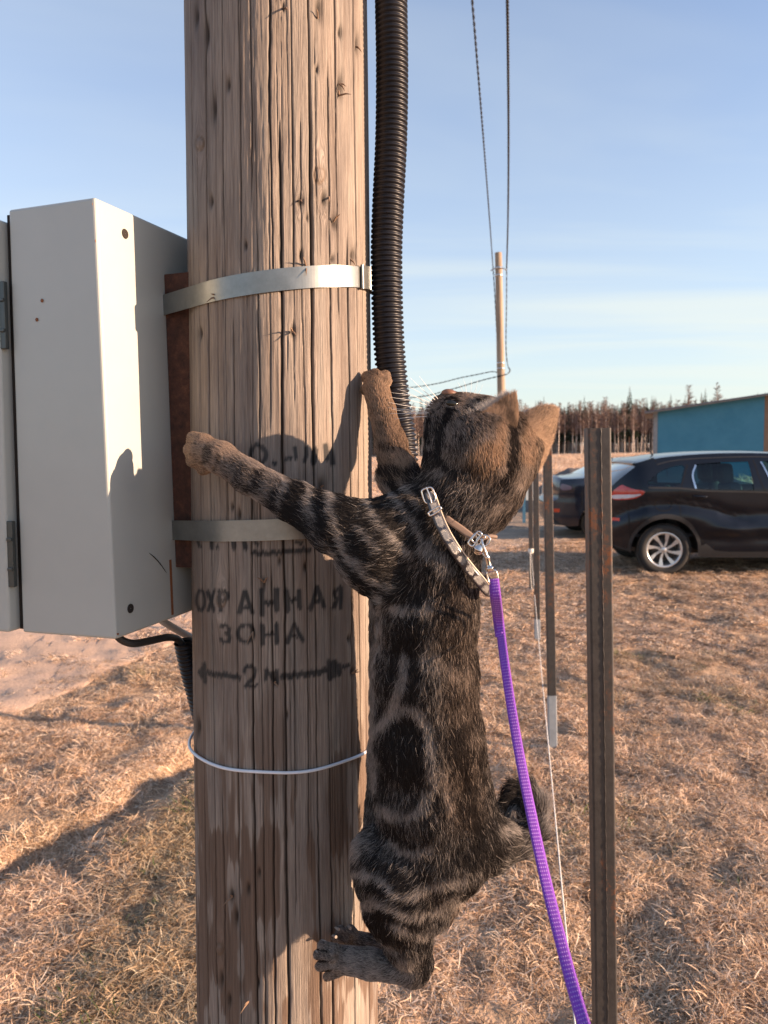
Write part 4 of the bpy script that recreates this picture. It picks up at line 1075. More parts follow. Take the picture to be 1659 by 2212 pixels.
def wheel(car, x, y, z, R, rr, side, spokes, fancy=True):
    """side -1: faces the camera"""
    w = thing('wheel', None, None, (0, 0, 0)); w.parent = car; w.location = -Vector(car.location)
    ax = Vector((0, side, 0)); c0 = Vector((x, y, z)); n = 72; W_ = 0.105
    m_ = MB(); m_.lathe([(rr, -W_), (R - .03, -W_), (R - .006, -W_ + .015), (R, -.05), (R, .05), (R - .006, W_ - .018), (R - .022, W_ - .004), (R - .055, W_ + .004), (rr + .012, W_ - .006), (rr, W_ - .016), (rr - .004, -W_)], c0, ax, n)
    for k in range(64):      # tread blocks
        a_ = 2 * math.pi * k / 64
        for s_ in (0.042, 0.084):
            q = c0 + ax * s_ + Vector((math.cos(a_), 0, math.sin(a_))) * (R + .003); m_.box(q, (0.018, 0.034, 0.012), Matrix.Rotation(-a_ - math.pi / 2, 3, 'Y'))
    m_.build('tyre', RUBBER, w)
    rim = MB(); f = W_ - 0.012
    rim.lathe([(rr + .004, f), (rr - .010, f + .004), (rr - .022, f - .004), (rr - .030, f - .03), (rr - .034, -W_ + .02)], c0, ax, n)
    rim.lathe([(0.0005, f - .004), (0.030, f - .004), (0.036, f - .010), (0.040, f - .03), (0.06, f - 0.035), (0.06, f - .06)], c0, ax, 40)
    for k in range(spokes):
        a_ = math.radians(90 + 360 / spokes * (k + .5)); sw = math.radians(24)
        def pt(r_, aa, h): return c0 + ax * h + Vector((math.cos(aa) * r_, 0, math.sin(aa) * r_))
        i0 = [pt(.036, a_ - .38, f - .016), pt(.036, a_ + .38, f - .016)]; o0 = [pt(rr - .012, a_ + sw * .5 - .14, f - .002), pt(rr - .012, a_ + sw * .5 + .14, f - .002)]
        mid = [pt(rr * .5, a_ + sw * .25 - .14, f - .014), pt(rr * .5, a_ + sw * .25 + .12, f - .014)]
        top = i0 + mid + o0; bot = [p - ax * .026 for p in top]
        rim.add(top + bot, [(0, 1, 3, 2), (2, 3, 5, 4), (0, 2, 8, 6), (2, 4, 10, 8), (1, 7, 9, 3), (3, 9, 11, 5)])
    rim.build('rim', ALLOY, w)
    b = MB(); b.lathe([(0.0005, -.01), (rr * .62, -.01), (rr * .62, -.02)], c0 + ax * .03, ax, 40); b.lathe([(0.0005, -.05), (rr - .04, -.05)], c0, ax, 40); b.build('brake_disc', BRAKE, w)
    for k in range(4):
        a_ = math.radians(45 + 90 * k + 12); MB().lathe([(.0005, 0), (.0085, 0), (.010, -.004)], c0 + ax * (f - .0025) + Vector((math.cos(a_), 0, math.sin(a_))) * .054, ax, 10).build('wheel_bolt', BRAKE, w)
    return w

def cross_strip(top, ox, y0, y1, depth, crown, splits, car, mat, m=14):
    """skin that runs across the car from one side's edge to the other; top = [(x, z, part)]"""
    by = {}
    for i in range(len(top) - 1):
        by.setdefault(top[i][2], []).append(i)
    N = []
    for i in range(len(top)):
        a, b = top[max(0, i - 1)], top[min(len(top) - 1, i + 1)]; t_ = Vector((b[0] - a[0], 0, b[1] - a[1])).normalized(); N.append(Vector((-t_.z, 0, t_.x)))
    rows = []
    for i, (x, z, _) in enumerate(top):
        d = depth(x, z); ya, yb = y0 + d, y1 - d; row = []
        for k in range(m + 1):
            s = k / m; e_ = 1 - (2 * s - 1) ** 2; e_ = e_ ** 0.7; p = Vector((ox + x, ya + (yb - ya) * s, z)) + N[i] * crown(x, z) * e_; row.append(p)
        rows.append(row)
    for nm, ids in by.items():
        V = []; F = []; ix = {}
        k0, k1 = (0, m)
        for i in ids:
            for k in range(m):
                q = []
                for (a_, b_) in ((i, k), (i + 1, k), (i + 1, k + 1), (i, k + 1)):
                    if (a_, b_) not in ix: ix[(a_, b_)] = len(V); V.append(rows[a_][b_])
                    q.append(ix[(a_, b_)])
                F.append(q)
        smesh(nm, (V, F), mat.get(nm, PAINT.m), car)

# ---------------------------------------------------- the near hatchback
def ccar(cx, cy): return ((cx - 740) * 0.002217, (1290 - cy) * 0.002217)
OX, OY, CW = 2.905, 9.86, 1.76
hatch = thing('parked_car', 'black hatchback parked side-on behind the nearest steel post, only its rear half in view', 'car', (OX + 2.0, OY + CW / 2, 0))
C = lambda *a: [ccar(x, y) for x, y in a]
wx, wz = ccar(1057, 1137); R_t = 0.336
rear = C((858, 1142), (800, 1128), (762, 1105), (750, 1060), (746, 1000), (748, 960), (756, 900), (760, 850), (762, 805), (768, 772), (800, 735), (850, 690), (905, 645), (900, 634), (912, 628), (960, 616), (1015, 607))
roofl = C((1060, 600), (1120, 594), (1200, 588), (1300, 583), (1400, 581), (1500, 581), (1600, 583), (1659, 586))
frontl = [(2.35, 1.545), (2.62, 1.50), (2.80, 1.44), (3.1, 1.26), (3.36, 1.08), (3.6, 1.0), (3.95, .88), (4.08, .78), (4.15, .6), (4.14, .35), (4.0, .24), (3.75, .24)]
wx2 = wx + 2.592
under = [(wx2 + .42, .26)] + arc(wx2, wz, .415, -6, 186)[::1] + [(wx2 - .45, .25), (2.6, .235), (1.6, .235)] + C((1300, 1182),) + [(wx + .43, .25)] + arc(wx, wz, .415, -6, 186) + [(wx - .42, .30)]
outline = rear + roofl + frontl + under
belt = lambda x: 1.155 - 0.035 * x
def dep(x, z):
    d = 0.0
    b = 1.10
    if z > b: d += 0.50 * (z - b) ** 1.35 + (0.35 * max(0, z - 1.40) ** 1.2)
    if z < 0.45: d += 0.25 * (0.45 - z) ** 1.3
    if x < 0.55: d += 0.30 * ((0.55 - x) / 0.55) ** 2.2
    if x > 3.3: d += 0.32 * ((x - 3.3) / 0.85) ** 2.0
    # shoulder: falls away under the belt line, haunch over the wheel, the swept crease and the lower flank wedge
    cr = np.interp(x, [0.1, .27, .47, .93, 1.35, 1.52, 1.75], [.80, .89, .955, .965, .89, .81, .76])
    if x < 1.85:
        fade = max(0.0, min(1, (1.85 - x) / .25)); t_ = (cr - z)
        d += fade * 0.030 * math.exp(-((t_ - 0.045) / 0.042) ** 2) if t_ > 0 else 0
        d += fade * 0.030 * math.exp(-((t_ - 0.045) / 0.10) ** 2) if t_ <= 0 else 0
        d -= fade * 0.030 * math.exp(-((t_ - .20) / .11) ** 2)
    if x > 1.05:
        f2 = min(1, (x - 1.05) / .3); c2 = .60 + .015 * (x - 1.3); t_ = z - c2
        d -= f2 * 0.030 * math.exp(-((t_) / 0.075) ** 2); d += f2 * .018 * math.exp(-((t_ + .13) / .08) ** 2)
        d += min(1, (x - 1.05) / .5) * .020 * math.exp(-((z - .80) / .07) ** 2)
    return d
rwin = smooth_poly(C((1232, 644), (1212, 708), (1224, 781), (1300, 784), (1420, 789), (1550, 795), (1534, 632), (1400, 633), (1300, 637)), 0)
qwin = smooth_poly(C((958, 762), (962, 735), (1000, 704), (1050, 672), (1110, 652), (1180, 643), (1158, 700), (1140, 768)), 1)
fwin = smooth_poly(C((1612, 632), (1632, 700), (1668, 798)) + [(2.5, 1.08), (3.05, 1.05), (2.9, 1.22), (2.55, 1.44), (2.3, 1.47)], 0)
taill = smooth_poly(C((764, 806), (820, 752), (838, 762), (870, 779), (943, 789), (934, 808), (905, 828), (870, 840), (765, 847)), 1)
fuel = smooth_poly(C((1002, 822), (1094, 822), (1094, 906), (1000, 906)), 2)
refl = C((768, 952), (812, 952), (810, 968), (770, 968))
arch_r = [(wx + .455 * math.cos(a), wz + .475 * math.sin(a)) for a in np.radians(np.linspace(-8, 188, 26))]; arch_r = arch_r[:] + [(wx - .47, .2), (wx + .47, .2)]
arch_r2 = [(x + 2.592, z) for x, z in arch_r]
sill = [(wx + .40, .38), (wx + .52, .42), (wx + .62, .335), (wx + .80, .315), (2.85, .31), (2.85, .22), (wx + .40, .22)]
lowb = C((742, 1095), (800, 1118), (870, 1135), (870, 1150), (742, 1150))
for sgn, yb in ((1, OY), (-1, OY + CW)):
    (body, ps_) = panel(outline, [], OX, yb, dep, sgn, [('rear_window', rwin, .012), ('quarter_window', qwin, .012), ('front_window', fwin, .012), ('tail_light', taill, -.006), ('fuel_flap', fuel, .0035), ('reflector', refl, -.003),
             ('arch_trim', arch_r, -.012), ('arch_trim', arch_r2, -.012), ('sill_trim', sill, -.006), ('bumper_trim', lowb, -.004)], grid=0.028)
    smesh('body_side', body, PAINT.m, hatch)
    for nm, vf in ps_:
        mt = {'tail_light': RED, 'fuel_flap': PAINT.m, 'reflector': ORANGE, 'arch_trim': CLAD, 'sill_trim': CLAD, 'bumper_trim': CLAD}.get(nm, GLASS.m)
        if sgn < 0 and nm == 'fuel_flap': mt = PAINT.m
        smesh(nm, vf, mt, hatch)
# lower, clear part of the lamp
cl = smooth_poly(C((768, 815), (860, 812), (935, 806), (880, 832), (768, 843)), 1)
(_, ps_) = panel(cl, [], OX, OY - 0.0085, dep, 1, [], grid=.03); smesh('lamp_lens', _, CLEAR, hatch)
# dark glass band round the quarter window, black window frames
def ribbon(pts, w, off, mat, name, yb=OY, sgn=1, par=hatch, ox=OX, dp=dep):
    V = []; F = []
    for i, (x, z) in enumerate(pts):
        a, b = pts[max(0, i - 1)], pts[min(len(pts) - 1, i + 1)]; t_ = Vector((b[0] - a[0], b[1] - a[1])).normalized(); nx_, nz_ = -t_.y * w / 2, t_.x * w / 2
        for s_ in (-1, 1):
            xx_, zz_ = x + s_ * nx_, z + s_ * nz_; V.append((ox + xx_, yb + sgn * (dp(xx_, zz_) + off), zz_))
    for i in range(len(pts) - 1): F.append((2 * i, 2 * i + 1, 2 * i + 3, 2 * i + 2))
    return smesh(name, (V, F), mat, par)
def dense(pts, n=10): return [(p.x, p.y) for p in catmull([(x, z, 0) for x, z in pts], n)]
for nm, pts in (('door_gap', C((1192, 641), (1170, 700), (1146, 768), (1139, 830), (1139, 900), (1143, 945), (1175, 972), (1215, 1000), (1252, 1055), (1278, 1110), (1293, 1150), (1330, 1165), (1450, 1168), (1640, 1166))),
                ('door_gap', C((1566, 622), (1580, 710), (1602, 780), (1632, 850), (1640, 930), (1640, 1060), (1640, 1166))), ('door_gap', C((1640, 1166), (1800, 1166), (2000, 1160))),
                ('bumper_gap', C((858, 838), (856, 900), (858, 1000), (866, 1070))), ('roof_seam', C((1015, 612), (1016, 626)))):
    ribbon(dense(pts), 0.009, -0.002, GAP, nm)
ribbon(dense(fuel + [fuel[0]], 2), 0.007, -0.0018, GAP, 'fuel_flap_gap')
ribbon(dense(C((1238, 645), (1214, 705), (1226, 780))), 0.022, -0.004, CHROME, 'window_trim')
ribbon(dense(C((1606, 632), (1632, 705), (1662, 790))), 0.02, -0.004, CHROME, 'window_trim')
ribbon(dense(C((960, 772), (1140, 778), (1300, 795), (1560, 804), (1760, 815))), 0.022, -0.004, CLAD, 'belt_trim')
ribbon(dense(C((1020, 640), (1100, 622), (1200, 612), (1350, 606), (1560, 604), (1800, 612))), 0.014, -0.003, CLAD, 'roof_gutter')
# handle
h0 = ccar(1212, 826); hp = [(OX + h0[0] + .17 * k / 8, OY + dep(h0[0], h0[1]) - .022 * math.sin(math.pi * (0.12 + .76 * k / 8)) - .006, h0[1] + .004 - .010 * (k / 8)) for k in range(9)]
MB().tube(hp, [.010, .013, .015, .015, .015, .015, .014, .013, .010], 8).build('door_handle', PAINT.m, hatch)
q_ = ccar(1192, 826); ribbon([(q_[0] - .035, q_[1]), (q_[0], q_[1]), (q_[0] + .03, q_[1] - .003)], .03, -.001, GAP, 'handle_recess')
# skin across the car
edge_top = [(x, z) for x, z in smooth_poly(outline, 1)]
def chain(a, b):
    """piece of the smoothed outline between the corners nearest a and b (outline runs rear bottom -> up -> roof -> front)"""
    i = min(range(len(edge_top)), key=lambda k: math.dist(edge_top[k], a)); j = min(range(len(edge_top)), key=lambda k: math.dist(edge_top[k], b))
    return edge_top[i:j + 1] if i < j else edge_top[i:] + edge_top[:j + 1]
ch = chain(rear[0], frontl[-1]); top = []
for x, z in ch:
    pt = 'bumper'
    if x < .4 and 1.14 < z < 1.44: pt = 'rear_screen'
    elif x < .4 and z >= .60: pt = 'tailgate'
    elif x < .4: pt = 'bumper'
    elif z > 1.44 or x < 2.8: pt = 'roof'
    elif 2.78 < x < 3.34: pt = 'windscreen'
    elif x < 4.0: pt = 'bonnet'
    else: pt = 'bumper'
    top.append((x, z, pt))
crown = lambda x, z: 0.028 if z > 1.4 else (0.06 if x < .4 else (0.05 if x < 3.9 else 0.10))
cross_strip(top, OX, OY, OY + CW, dep, crown, None, hatch, {'rear_screen': TINT.m, 'windscreen': GLASS.m, 'bumper': CLAD})
# spoiler
sp_a, sp_b = ccar(900, 636), ccar(1012, 607)
V = []
for y_ in (OY + .20, OY + CW - .20):
    V += [(OX + sp_a[0] - .02, y_, sp_a[1] - .018), (OX + sp_a[0] - .025, y_, sp_a[1] + .008), (OX + sp_b[0], y_, sp_b[1] + .014), (OX + sp_b[0], y_, sp_b[1] - .02)]
MB().add(V, [(0, 1, 5, 4), (1, 2, 6, 5), (2, 3, 7, 6), (3, 0, 4, 7), (0, 3, 2, 1), (4, 5, 6, 7)]).build('spoiler', PAINT.m, hatch)
a_ = ccar(1070, 596); MB().tube([(OX + a_[0], OY + .75, a_[1] + .02), (OX + a_[0] - .03, OY + .75, a_[1] + .06), (OX + ccar(1003, 478)[0], OY + .75, ccar(1003, 478)[1] + .04)], [.016, .009, .006], 6).build('antenna', CLAD, hatch)
wheel(hatch, OX + wx, OY + .13, wz, R_t, .228, -1, 8); wheel(hatch, OX + wx2, OY + .13, wz, R_t, .228, -1, 8)
wheel(hatch, OX + wx, OY + CW - .13, wz, R_t, .228, 1, 8); wheel(hatch, OX + wx2, OY + CW - .13, wz, R_t, .228, 1, 8)
# arch liners, floor and cabin
for cx_ in (wx, wx2):
    L_ = MB(); pr = arc(cx_, wz, .42, 0, 180, 20)
    for y0_, y1_ in ((OY + .015, OY + .36), (OY + CW - .36, OY + CW - .015)):
        V = [(OX + x, y_, z) for y_ in (y0_, y1_) for x, z in pr]; n = len(pr)
        L_.add(V, [(k, k + 1, n + k + 1, n + k) for k in range(n - 1)])
        yb_ = y1_ if y0_ < OY + .5 else y0_; V2 = [(OX + cx_, yb_, wz)] + [(OX + x, yb_, z) for x, z in pr]; L_.add(V2, [(0, k, k + 1) for k in range(1, n)])
    L_.build('arch_liner', GAP, hatch)
MB().box((OX + 2.1, OY + CW / 2, .30), (3.3, 1.0, .10)).build('floor', CLAD, hatch)
MB().box((OX + 2.0, OY + CW / 2, .52), (3.4, 1.50, .04)).box((OX + .40, OY + CW / 2, .86), (.55, 1.25, .34)).build('cabin_floor', INT, hatch)
def rbox(c_, d_, mat, name, par, rot=None, bev=.05):
    bm_ = bmesh.new(); bmesh.ops.create_cube(bm_, size=1); bmesh.ops.scale(bm_, vec=d_, verts=bm_.verts)
    bmesh.ops.bevel(bm_, geom=bm_.edges[:], offset=bev, segments=4, affect='EDGES', profile=.5)
    if rot is not None: bmesh.ops.rotate(bm_, cent=(0, 0, 0), matrix=rot, verts=bm_.verts)
    bmesh.ops.translate(bm_, vec=c_, verts=bm_.verts); me = bpy.data.meshes.new(name); bm_.to_mesh(me); bm_.free()
    me.polygons.foreach_set('use_smooth', [True] * len(me.polygons)); return link(name, me, mat, par)
for yy_ in (OY + .48, OY + CW - .48):
    st_ = thing('front_seat', None, None, (0, 0, 0)); st_.parent = hatch; st_.location = -Vector(hatch.location)
    rbox((OX + 1.72, yy_, .86), (.17, .50, .66), INT, 'backrest', st_, Matrix.Rotation(-.22, 3, 'Y'), .06)
    rbox((OX + 1.60, yy_, 1.30), (.15, .29, .27), INT, 'headrest', st_, Matrix.Rotation(-.12, 3, 'Y'), .06)
    rbox((OX + 2.05, yy_, .62), (.5, .5, .16), INT, 'cushion', st_, None, .05)
    for dy in (-.06, .06): MB().tube([(OX + 1.63, yy_ + dy, 1.08), (OX + 1.61, yy_ + dy, 1.2)], .007, 6).build('headrest_post', CHROME, st_)
rbox((OX + .85, OY + CW / 2, .86), (.17, 1.2, .62), INT, 'rear_seat', hatch, Matrix.Rotation(-.25, 3, 'Y'), .06)
MB().tube(arc(0, 0, 1, 0, 0, 1) and [(OX + 2.45, OY + CW - .48 + .18 * math.cos(a), .98 + .18 * math.sin(a)) for a in np.linspace(0, 6.28, 25)], .014, 6, caps=False).build('steering_wheel', INT, hatch)

_c = Vector((OX, OY, 0)); _R = Matrix.Rotation(math.radians(-4.5), 3, 'Z'); hatch.location = _c + _R @ (Vector(hatch.location) - _c); hatch.rotation_euler = (0, 0, math.radians(-4.5))
# ---------------------------------------------------- the dark saloon behind
SX, SY, SW = 3.06, 13.75, 1.70
saloon = thing('parked_car', 'dark blue-black saloon parked behind the hatchback, its boot showing left of the steel post', 'car', (SX + 2.0, SY + SW / 2, 0))
so = [(.28, .24), (.10, .30), (.02, .42), (-.01, .56), (-.02, .66), (.02, .70), (.10, .73), (.11, .88), (.13, 1.06), (.17, 1.095), (.30, 1.10), (.62, 1.115), (.80, 1.20), (1.05, 1.33), (1.30, 1.41), (1.6, 1.44), (2.0, 1.45), (2.4, 1.43), (2.75, 1.36), (3.0, 1.22), (3.25, 1.04),
      (3.45, .98), (3.9, .88), (4.12, .74), (4.18, .5), (4.1, .28), (3.9, .23)]
swx, swx2, swz = .80, 3.30, .29
sund = [(swx2 + .38, .24)] + arc(swx2, swz, .36, -5, 185) + [(swx2 - .38, .23), (swx + .38, .23)] + arc(swx, swz, .36, -5, 185) + [(swx - .38, .25)]
sout = so + sund
def sdep(x, z):
    d = 0.0
    if z > .98: d += .52 * (z - .98) ** 1.25
    if z < .4: d += .25 * (.4 - z) ** 1.3
    if x < .55: d += .22 * ((.55 - x) / .57) ** 2.2
    if x > 3.4: d += .3 * ((x - 3.4) / .8) ** 2
    d += .012 * math.exp(-((z - .78) / .04) ** 2)
    return d
swin1 = smooth_poly([(1.02, 1.10), (.98, 1.14), (1.25, 1.33), (1.5, 1.38), (2.05, 1.39), (2.05, 1.05)], 1)
swin2 = smooth_poly([(2.12, 1.05), (2.12, 1.39), (2.5, 1.36), (2.75, 1.26), (3.05, 1.05)], 1)
SLAMP = simple('smoky_lamp_glass', (0.16, 0.12, 0.16), 0.1)
slamp = smooth_poly([(.12, .90), (.14, 1.02), (.24, 1.0), (.34, .95), (.28, .90)], 1)
srefl = [(.03, .50), (.12, .50), (.12, .56), (.03, .56)]
SPAINT = MT('dark_blue_car_paint'); SPAINT.set((0.012, 0.016, 0.028), .25, .2); SPAINT.p.inputs['Coat Weight'].default_value = 0.55
for sgn, yb in ((1, SY), (-1, SY + SW)):
    body, ps_ = panel(sout, [], SX, yb, sdep, sgn, [('window', swin1, .01), ('window', swin2, .01), ('tail_light', slamp, -.005), ('reflector', srefl, -.004)], grid=.06)
    smesh('body_side', body, SPAINT.m, saloon)
    for nm, vf in ps_: smesh(nm, vf, {'tail_light': SLAMP, 'reflector': ORANGE}.get(nm, TINT.m), saloon)
edge_top = smooth_poly(sout, 1)
ch = chain(so[0], so[-1]); top = []
for x, z in ch:
    pt = 'bumper'
    if x < .16 and z > .7: pt = 'boot_lid'
    elif x < .16 or z < .7: pt = 'bumper'
    elif x < .64: pt = 'boot_lid'
    elif x < 1.2: pt = 'rear_screen'
    elif x < 2.74: pt = 'roof'
    elif x < 3.2: pt = 'windscreen'
    else: pt = 'bonnet'
    top.append((x, z, pt))
cross_strip(top, SX, SY, SY + SW, sdep, lambda x, z: .03 if z > 1.3 else (.07 if x < .2 else .035), None, saloon, {'rear_screen': TINT.m, 'windscreen': TINT.m, 'boot_lid': SPAINT.m, 'bumper': SPAINT.m, 'roof': SPAINT.m, 'bonnet': SPAINT.m})
for x_ in (swx, swx2):
    wheel(saloon, SX + x_, SY + .12, swz, .29, .19, -1, 6); wheel(saloon, SX + x_, SY + SW - .12, swz, .29, .19, 1, 6)
ribbon([(.5, .25), (.50, .6), (.50, .9), (.52, 1.08)], .01, -.002, GAP, 'bumper_gap', SY, 1, saloon, SX, sdep)
MB().box((SX + 2.1, SY + SW / 2, .30), (3.4, 1.4, .12)).build('floor', CLAD, saloon)
a_ = (1.30, 1.42); MB().tube([(SX + 1.28, SY + .8, 1.44), (SX + 1.05, SY + .8, 1.58)], [.012, .004], 6).build('antenna', CLAD, saloon)
# ------------------------------------------------------------------ the cat
def CP(u, v, y): return P(u, v, y + 0.013)
# every primitive: a round cone from a to b: (u, v, y, radius px), fur direction runs a -> b
# extra: blend k (m), fur length (m), base darkness, warmth, depth squash
def rc(a, b, k=.014, fur=.013, dark=.55, warm=.08, sy=1.0, grp=0): return dict(a=a, b=b, k=k, fur=fur, dark=dark, warm=warm, sy=sy, grp=grp)
PR = [
 # trunk, neck to rump
 rc((985, 1095, .860, 84), (935, 1190, .862, 104), fur=.0115, dark=.60),
 rc((935, 1190, .862, 104), (922, 1320, .866, 112), fur=.0115, dark=.60),
 rc((922, 1320, .866, 112), (920, 1450, .868, 113), fur=.0115, dark=.60),
 rc((920, 1450, .868, 113), (926, 1600, .872, 121), fur=.012, dark=.58),
 rc((926, 1600, .872, 121), (930, 1720, .876, 126), fur=.012, dark=.56),
 rc((930, 1720, .876, 126), (948, 1815, .880, 130), fur=.012, dark=.56),
 rc((985, 1640, .880, 64), (1022, 1810, .884, 70), fur=.012, dark=.60),
 # belly side towards the pole
 rc((872, 1250, .918, 78), (872, 1640, .928, 78), fur=.011, dark=.45),
 rc((872, 1640, .928, 78), (858, 1840, .920, 84), fur=.012, dark=.5),
 # rump to tail root
 rc((1000, 1800, .880, 92), (1068, 1815, .885, 58), fur=.017, dark=.62),
 rc((1060, 1835, .885, 50), (1112, 1820, .892, 34), k=.012, fur=.018, dark=.60),
 rc((985, 1870, .885, 70), (1040, 1850, .885, 40), fur=.011, dark=.50),
 # shoulder and near foreleg
 rc((905, 1125, .856, 84), (815, 1170, .850, 88), fur=.0115, dark=.62),
 rc((815, 1170, .850, 88), (735, 1137, .846, 66), fur=.0115, dark=.66),
 rc((850, 1240, .855, 78), (800, 1215, .850, 70), fur=.011, dark=.60),
 rc((735, 1137, .846, 66), (640, 1086, .858, 45), k=.010, fur=.012, dark=.62),
 rc((640, 1086, .858, 45), (540, 1032, .878, 37), k=.008, fur=.010, dark=.38, warm=.3),
 rc((540, 1032, .878, 37), (478, 990, .894, 35), k=.007, fur=.007, dark=.25, warm=.5),
 rc((478, 990, .894, 36), (440, 972, .907, 33), k=.006, fur=.005, dark=.08, warm=.8),
 # toes of that paw, gripping the wood
 rc((440, 956, .906, 20), (419, 948, .918, 17), k=.005, fur=.0028, dark=.10, warm=.8),
 rc((434, 974, .904, 20), (412, 972, .920, 17), k=.005, fur=.0028, dark=.10, warm=.8),
 rc((440, 990, .904, 19), (418, 995, .920, 17), k=.005, fur=.0028, dark=.12, warm=.8),
 rc((452, 1004, .906, 17), (438, 1013, .920, 15), k=.005, fur=.0028, dark=.12, warm=.8),
 # far foreleg up to the second paw
 rc((905, 1110, .890, 62), (862, 1030, .925, 46), k=.012, fur=.013, dark=.45, warm=.6),
 rc((862, 1030, .925, 46), (845, 962, .955, 35), k=.008, fur=.011, dark=.26, warm=.9),
 rc((845, 962, .955, 35), (826, 890, .972, 29), k=.007, fur=.008, dark=.20, warm=.95),
 rc((826, 890, .972, 29), (812, 838, .980, 30), k=.006, fur=.006, dark=.14, warm=.95),
 rc((806, 826, .982, 17), (793, 815, .990, 14), k=.0022, fur=.0028, dark=.12, warm=.9),
 rc((818, 820, .980, 17), (810, 809, .989, 14), k=.0022, fur=.0028, dark=.12, warm=.9),
 rc((832, 824, .980, 15), (832, 812, .988, 13), k=.0022, fur=.0028, dark=.12, warm=.9),
 rc((802, 842, .982, 16), (790, 842, .990, 13), k=.0022, fur=.0028, dark=.15, warm=.9),
 # neck and head
 rc((1062, 1045, .865, 72), (985, 1110, .862, 80), k=.016, fur=.011, dark=.52, warm=.4),
 rc((1085, 1010, .865, 66), (1052, 1085, .865, 62), k=.016, fur=.013, dark=.52, warm=.4),
 rc((1010, 1000, .866, 84), (960, 1080, .866, 76), k=.016, fur=.012, dark=.52, warm=.35),
 rc((1040, 962, .866, 88), (1050, 985, .866, 86), k=.014, fur=.006, dark=.32, warm=.6),
 rc((1098, 950, .872, 52), (1110, 990, .872, 58), k=.014, fur=.007, dark=.48, warm=.5),
 rc((985, 915, .868, 56), (1010, 960, .862, 66), k=.012, fur=.007, dark=.34, warm=.3),
 rc((972, 878, .880, 32), (1030, 905, .872, 52), k=.010, fur=.006, dark=.28, warm=.4),
 rc((1010, 884, .878, 34), (1062, 900, .874, 42), k=.010, fur=.006, dark=.28, warm=.4),
 rc((950, 880, .876, 24), (975, 890, .872, 34), k=.008, fur=.005, dark=.35, warm=.3),
 rc((938, 892, .872, 19), (960, 912, .868, 34), k=.008, fur=.006, dark=.32, warm=.2),
 rc((936, 910, .872, 16), (960, 935, .868, 34), k=.008, fur=.006, dark=.35, warm=.15),
 rc((966, 856, .884, 13), (1000, 872, .882, 20), k=.006, fur=.003, dark=.30, warm=.8),
 rc((948, 935, .868, 34), (955, 985, .868, 44), k=.012, fur=.010, dark=.50, warm=.15),
 # ear bases
 rc((1068, 900, .866, 30), (1070, 950, .862, 30), k=.012, fur=.006, dark=.3, warm=.9),
 rc((1122, 915, .878, 26), (1140, 960, .876, 36), k=.012, fur=.006, dark=.35, warm=.9),
 # near hind leg
 rc((930, 1800, .872, 104), (858, 1872, .862, 98), fur=.012, dark=.55),
 rc((858, 1872, .862, 98), (812, 1838, .866, 54), k=.012, fur=.011, dark=.45),
 rc((858, 1880, .862, 98), (862, 1950, .862, 86), fur=.011, dark=.55),
 rc((930, 1890, .868, 78), (925, 1960, .866, 56), fur=.013, dark=.45),
 rc((865, 1950, .862, 84), (880, 2025, .862, 60), k=.012, fur=.012, dark=.50),
 rc((880, 2025, .862, 60), (896, 2078, .862, 40), k=.009, fur=.010, dark=.52),
 rc((902, 2075, .862, 36), (893, 2098, .862, 34), k=.008, fur=.007, dark=.50),
 rc((893, 2096, .862, 34), (800, 2082, .870, 33), k=.007, fur=.006, dark=.22, warm=.25),
 rc((800, 2082, .870, 33), (735, 2072, .882, 31), k=.006, fur=.005, dark=.16, warm=.3),
 rc((724, 2052, .880, 14), (694, 2042, .896, 11.5), k=.0022, fur=.0028, dark=.22, warm=.4),
 rc((718, 2066, .872, 15), (686, 2062, .892, 12), k=.0022, fur=.0028, dark=.22, warm=.4),
 rc((722, 2084, .872, 14), (690, 2087, .892, 12), k=.0022, fur=.0028, dark=.22, warm=.4),
 rc((736, 2096, .876, 13), (706, 2110, .892, 11), k=.0022, fur=.0028, dark=.25, warm=.4),
 # far hind leg, mostly hidden
 rc((950, 1850, .905, 70), (900, 1950, .925, 46), fur=.013, dark=.5),
 rc((900, 1950, .925, 46), (880, 2045, .935, 28), k=.010, fur=.010, dark=.5),
 rc((880, 2045, .935, 28), (780, 2040, .945, 25), k=.006, fur=.006, dark=.35, warm=.3),
 rc((780, 2040, .945, 25), (757, 2030, .945, 22), k=.005, fur=.005, dark=.3, warm=.3),
 rc((752, 2022, .940, 15), (735, 2010, .940, 12), k=.0022, fur=.0028, dark=.25, warm=.4),
 rc((748, 2034, .936, 15), (727, 2026, .936, 12), k=.0022, fur=.0028, dark=.25, warm=.4),
 rc((766, 2022, .944, 14), (757, 2008, .948, 12), k=.0022, fur=.0028, dark=.25, warm=.4),
 # parting between the hind legs
 rc((975, 1955, .884, 22), (965, 1985, .884, 16), k=.010, fur=.010, dark=.4, warm=.5),
 rc((1112, 1750, .915, 26), (1122, 1775, .912, 26), k=.010, fur=.018, dark=.35),
 # tail curling up behind
 rc((1105, 1822, .892, 38), (1142, 1790, .905, 36), k=.009, fur=.022, dark=.55),
 rc((1142, 1790, .905, 36), (1152, 1748, .915, 34), k=.008, fur=.022, dark=.55),
 rc((1152, 1748, .915, 34), (1138, 1718, .920, 30), k=.007, fur=.021, dark=.55),
 rc((1138, 1718, .920, 30), (1112, 1712, .918, 25), k=.006, fur=.020, dark=.62),
 rc((1112, 1706, .918, 19), (1094, 1728, .912, 14), k=.005, fur=.011, dark=.75),
]
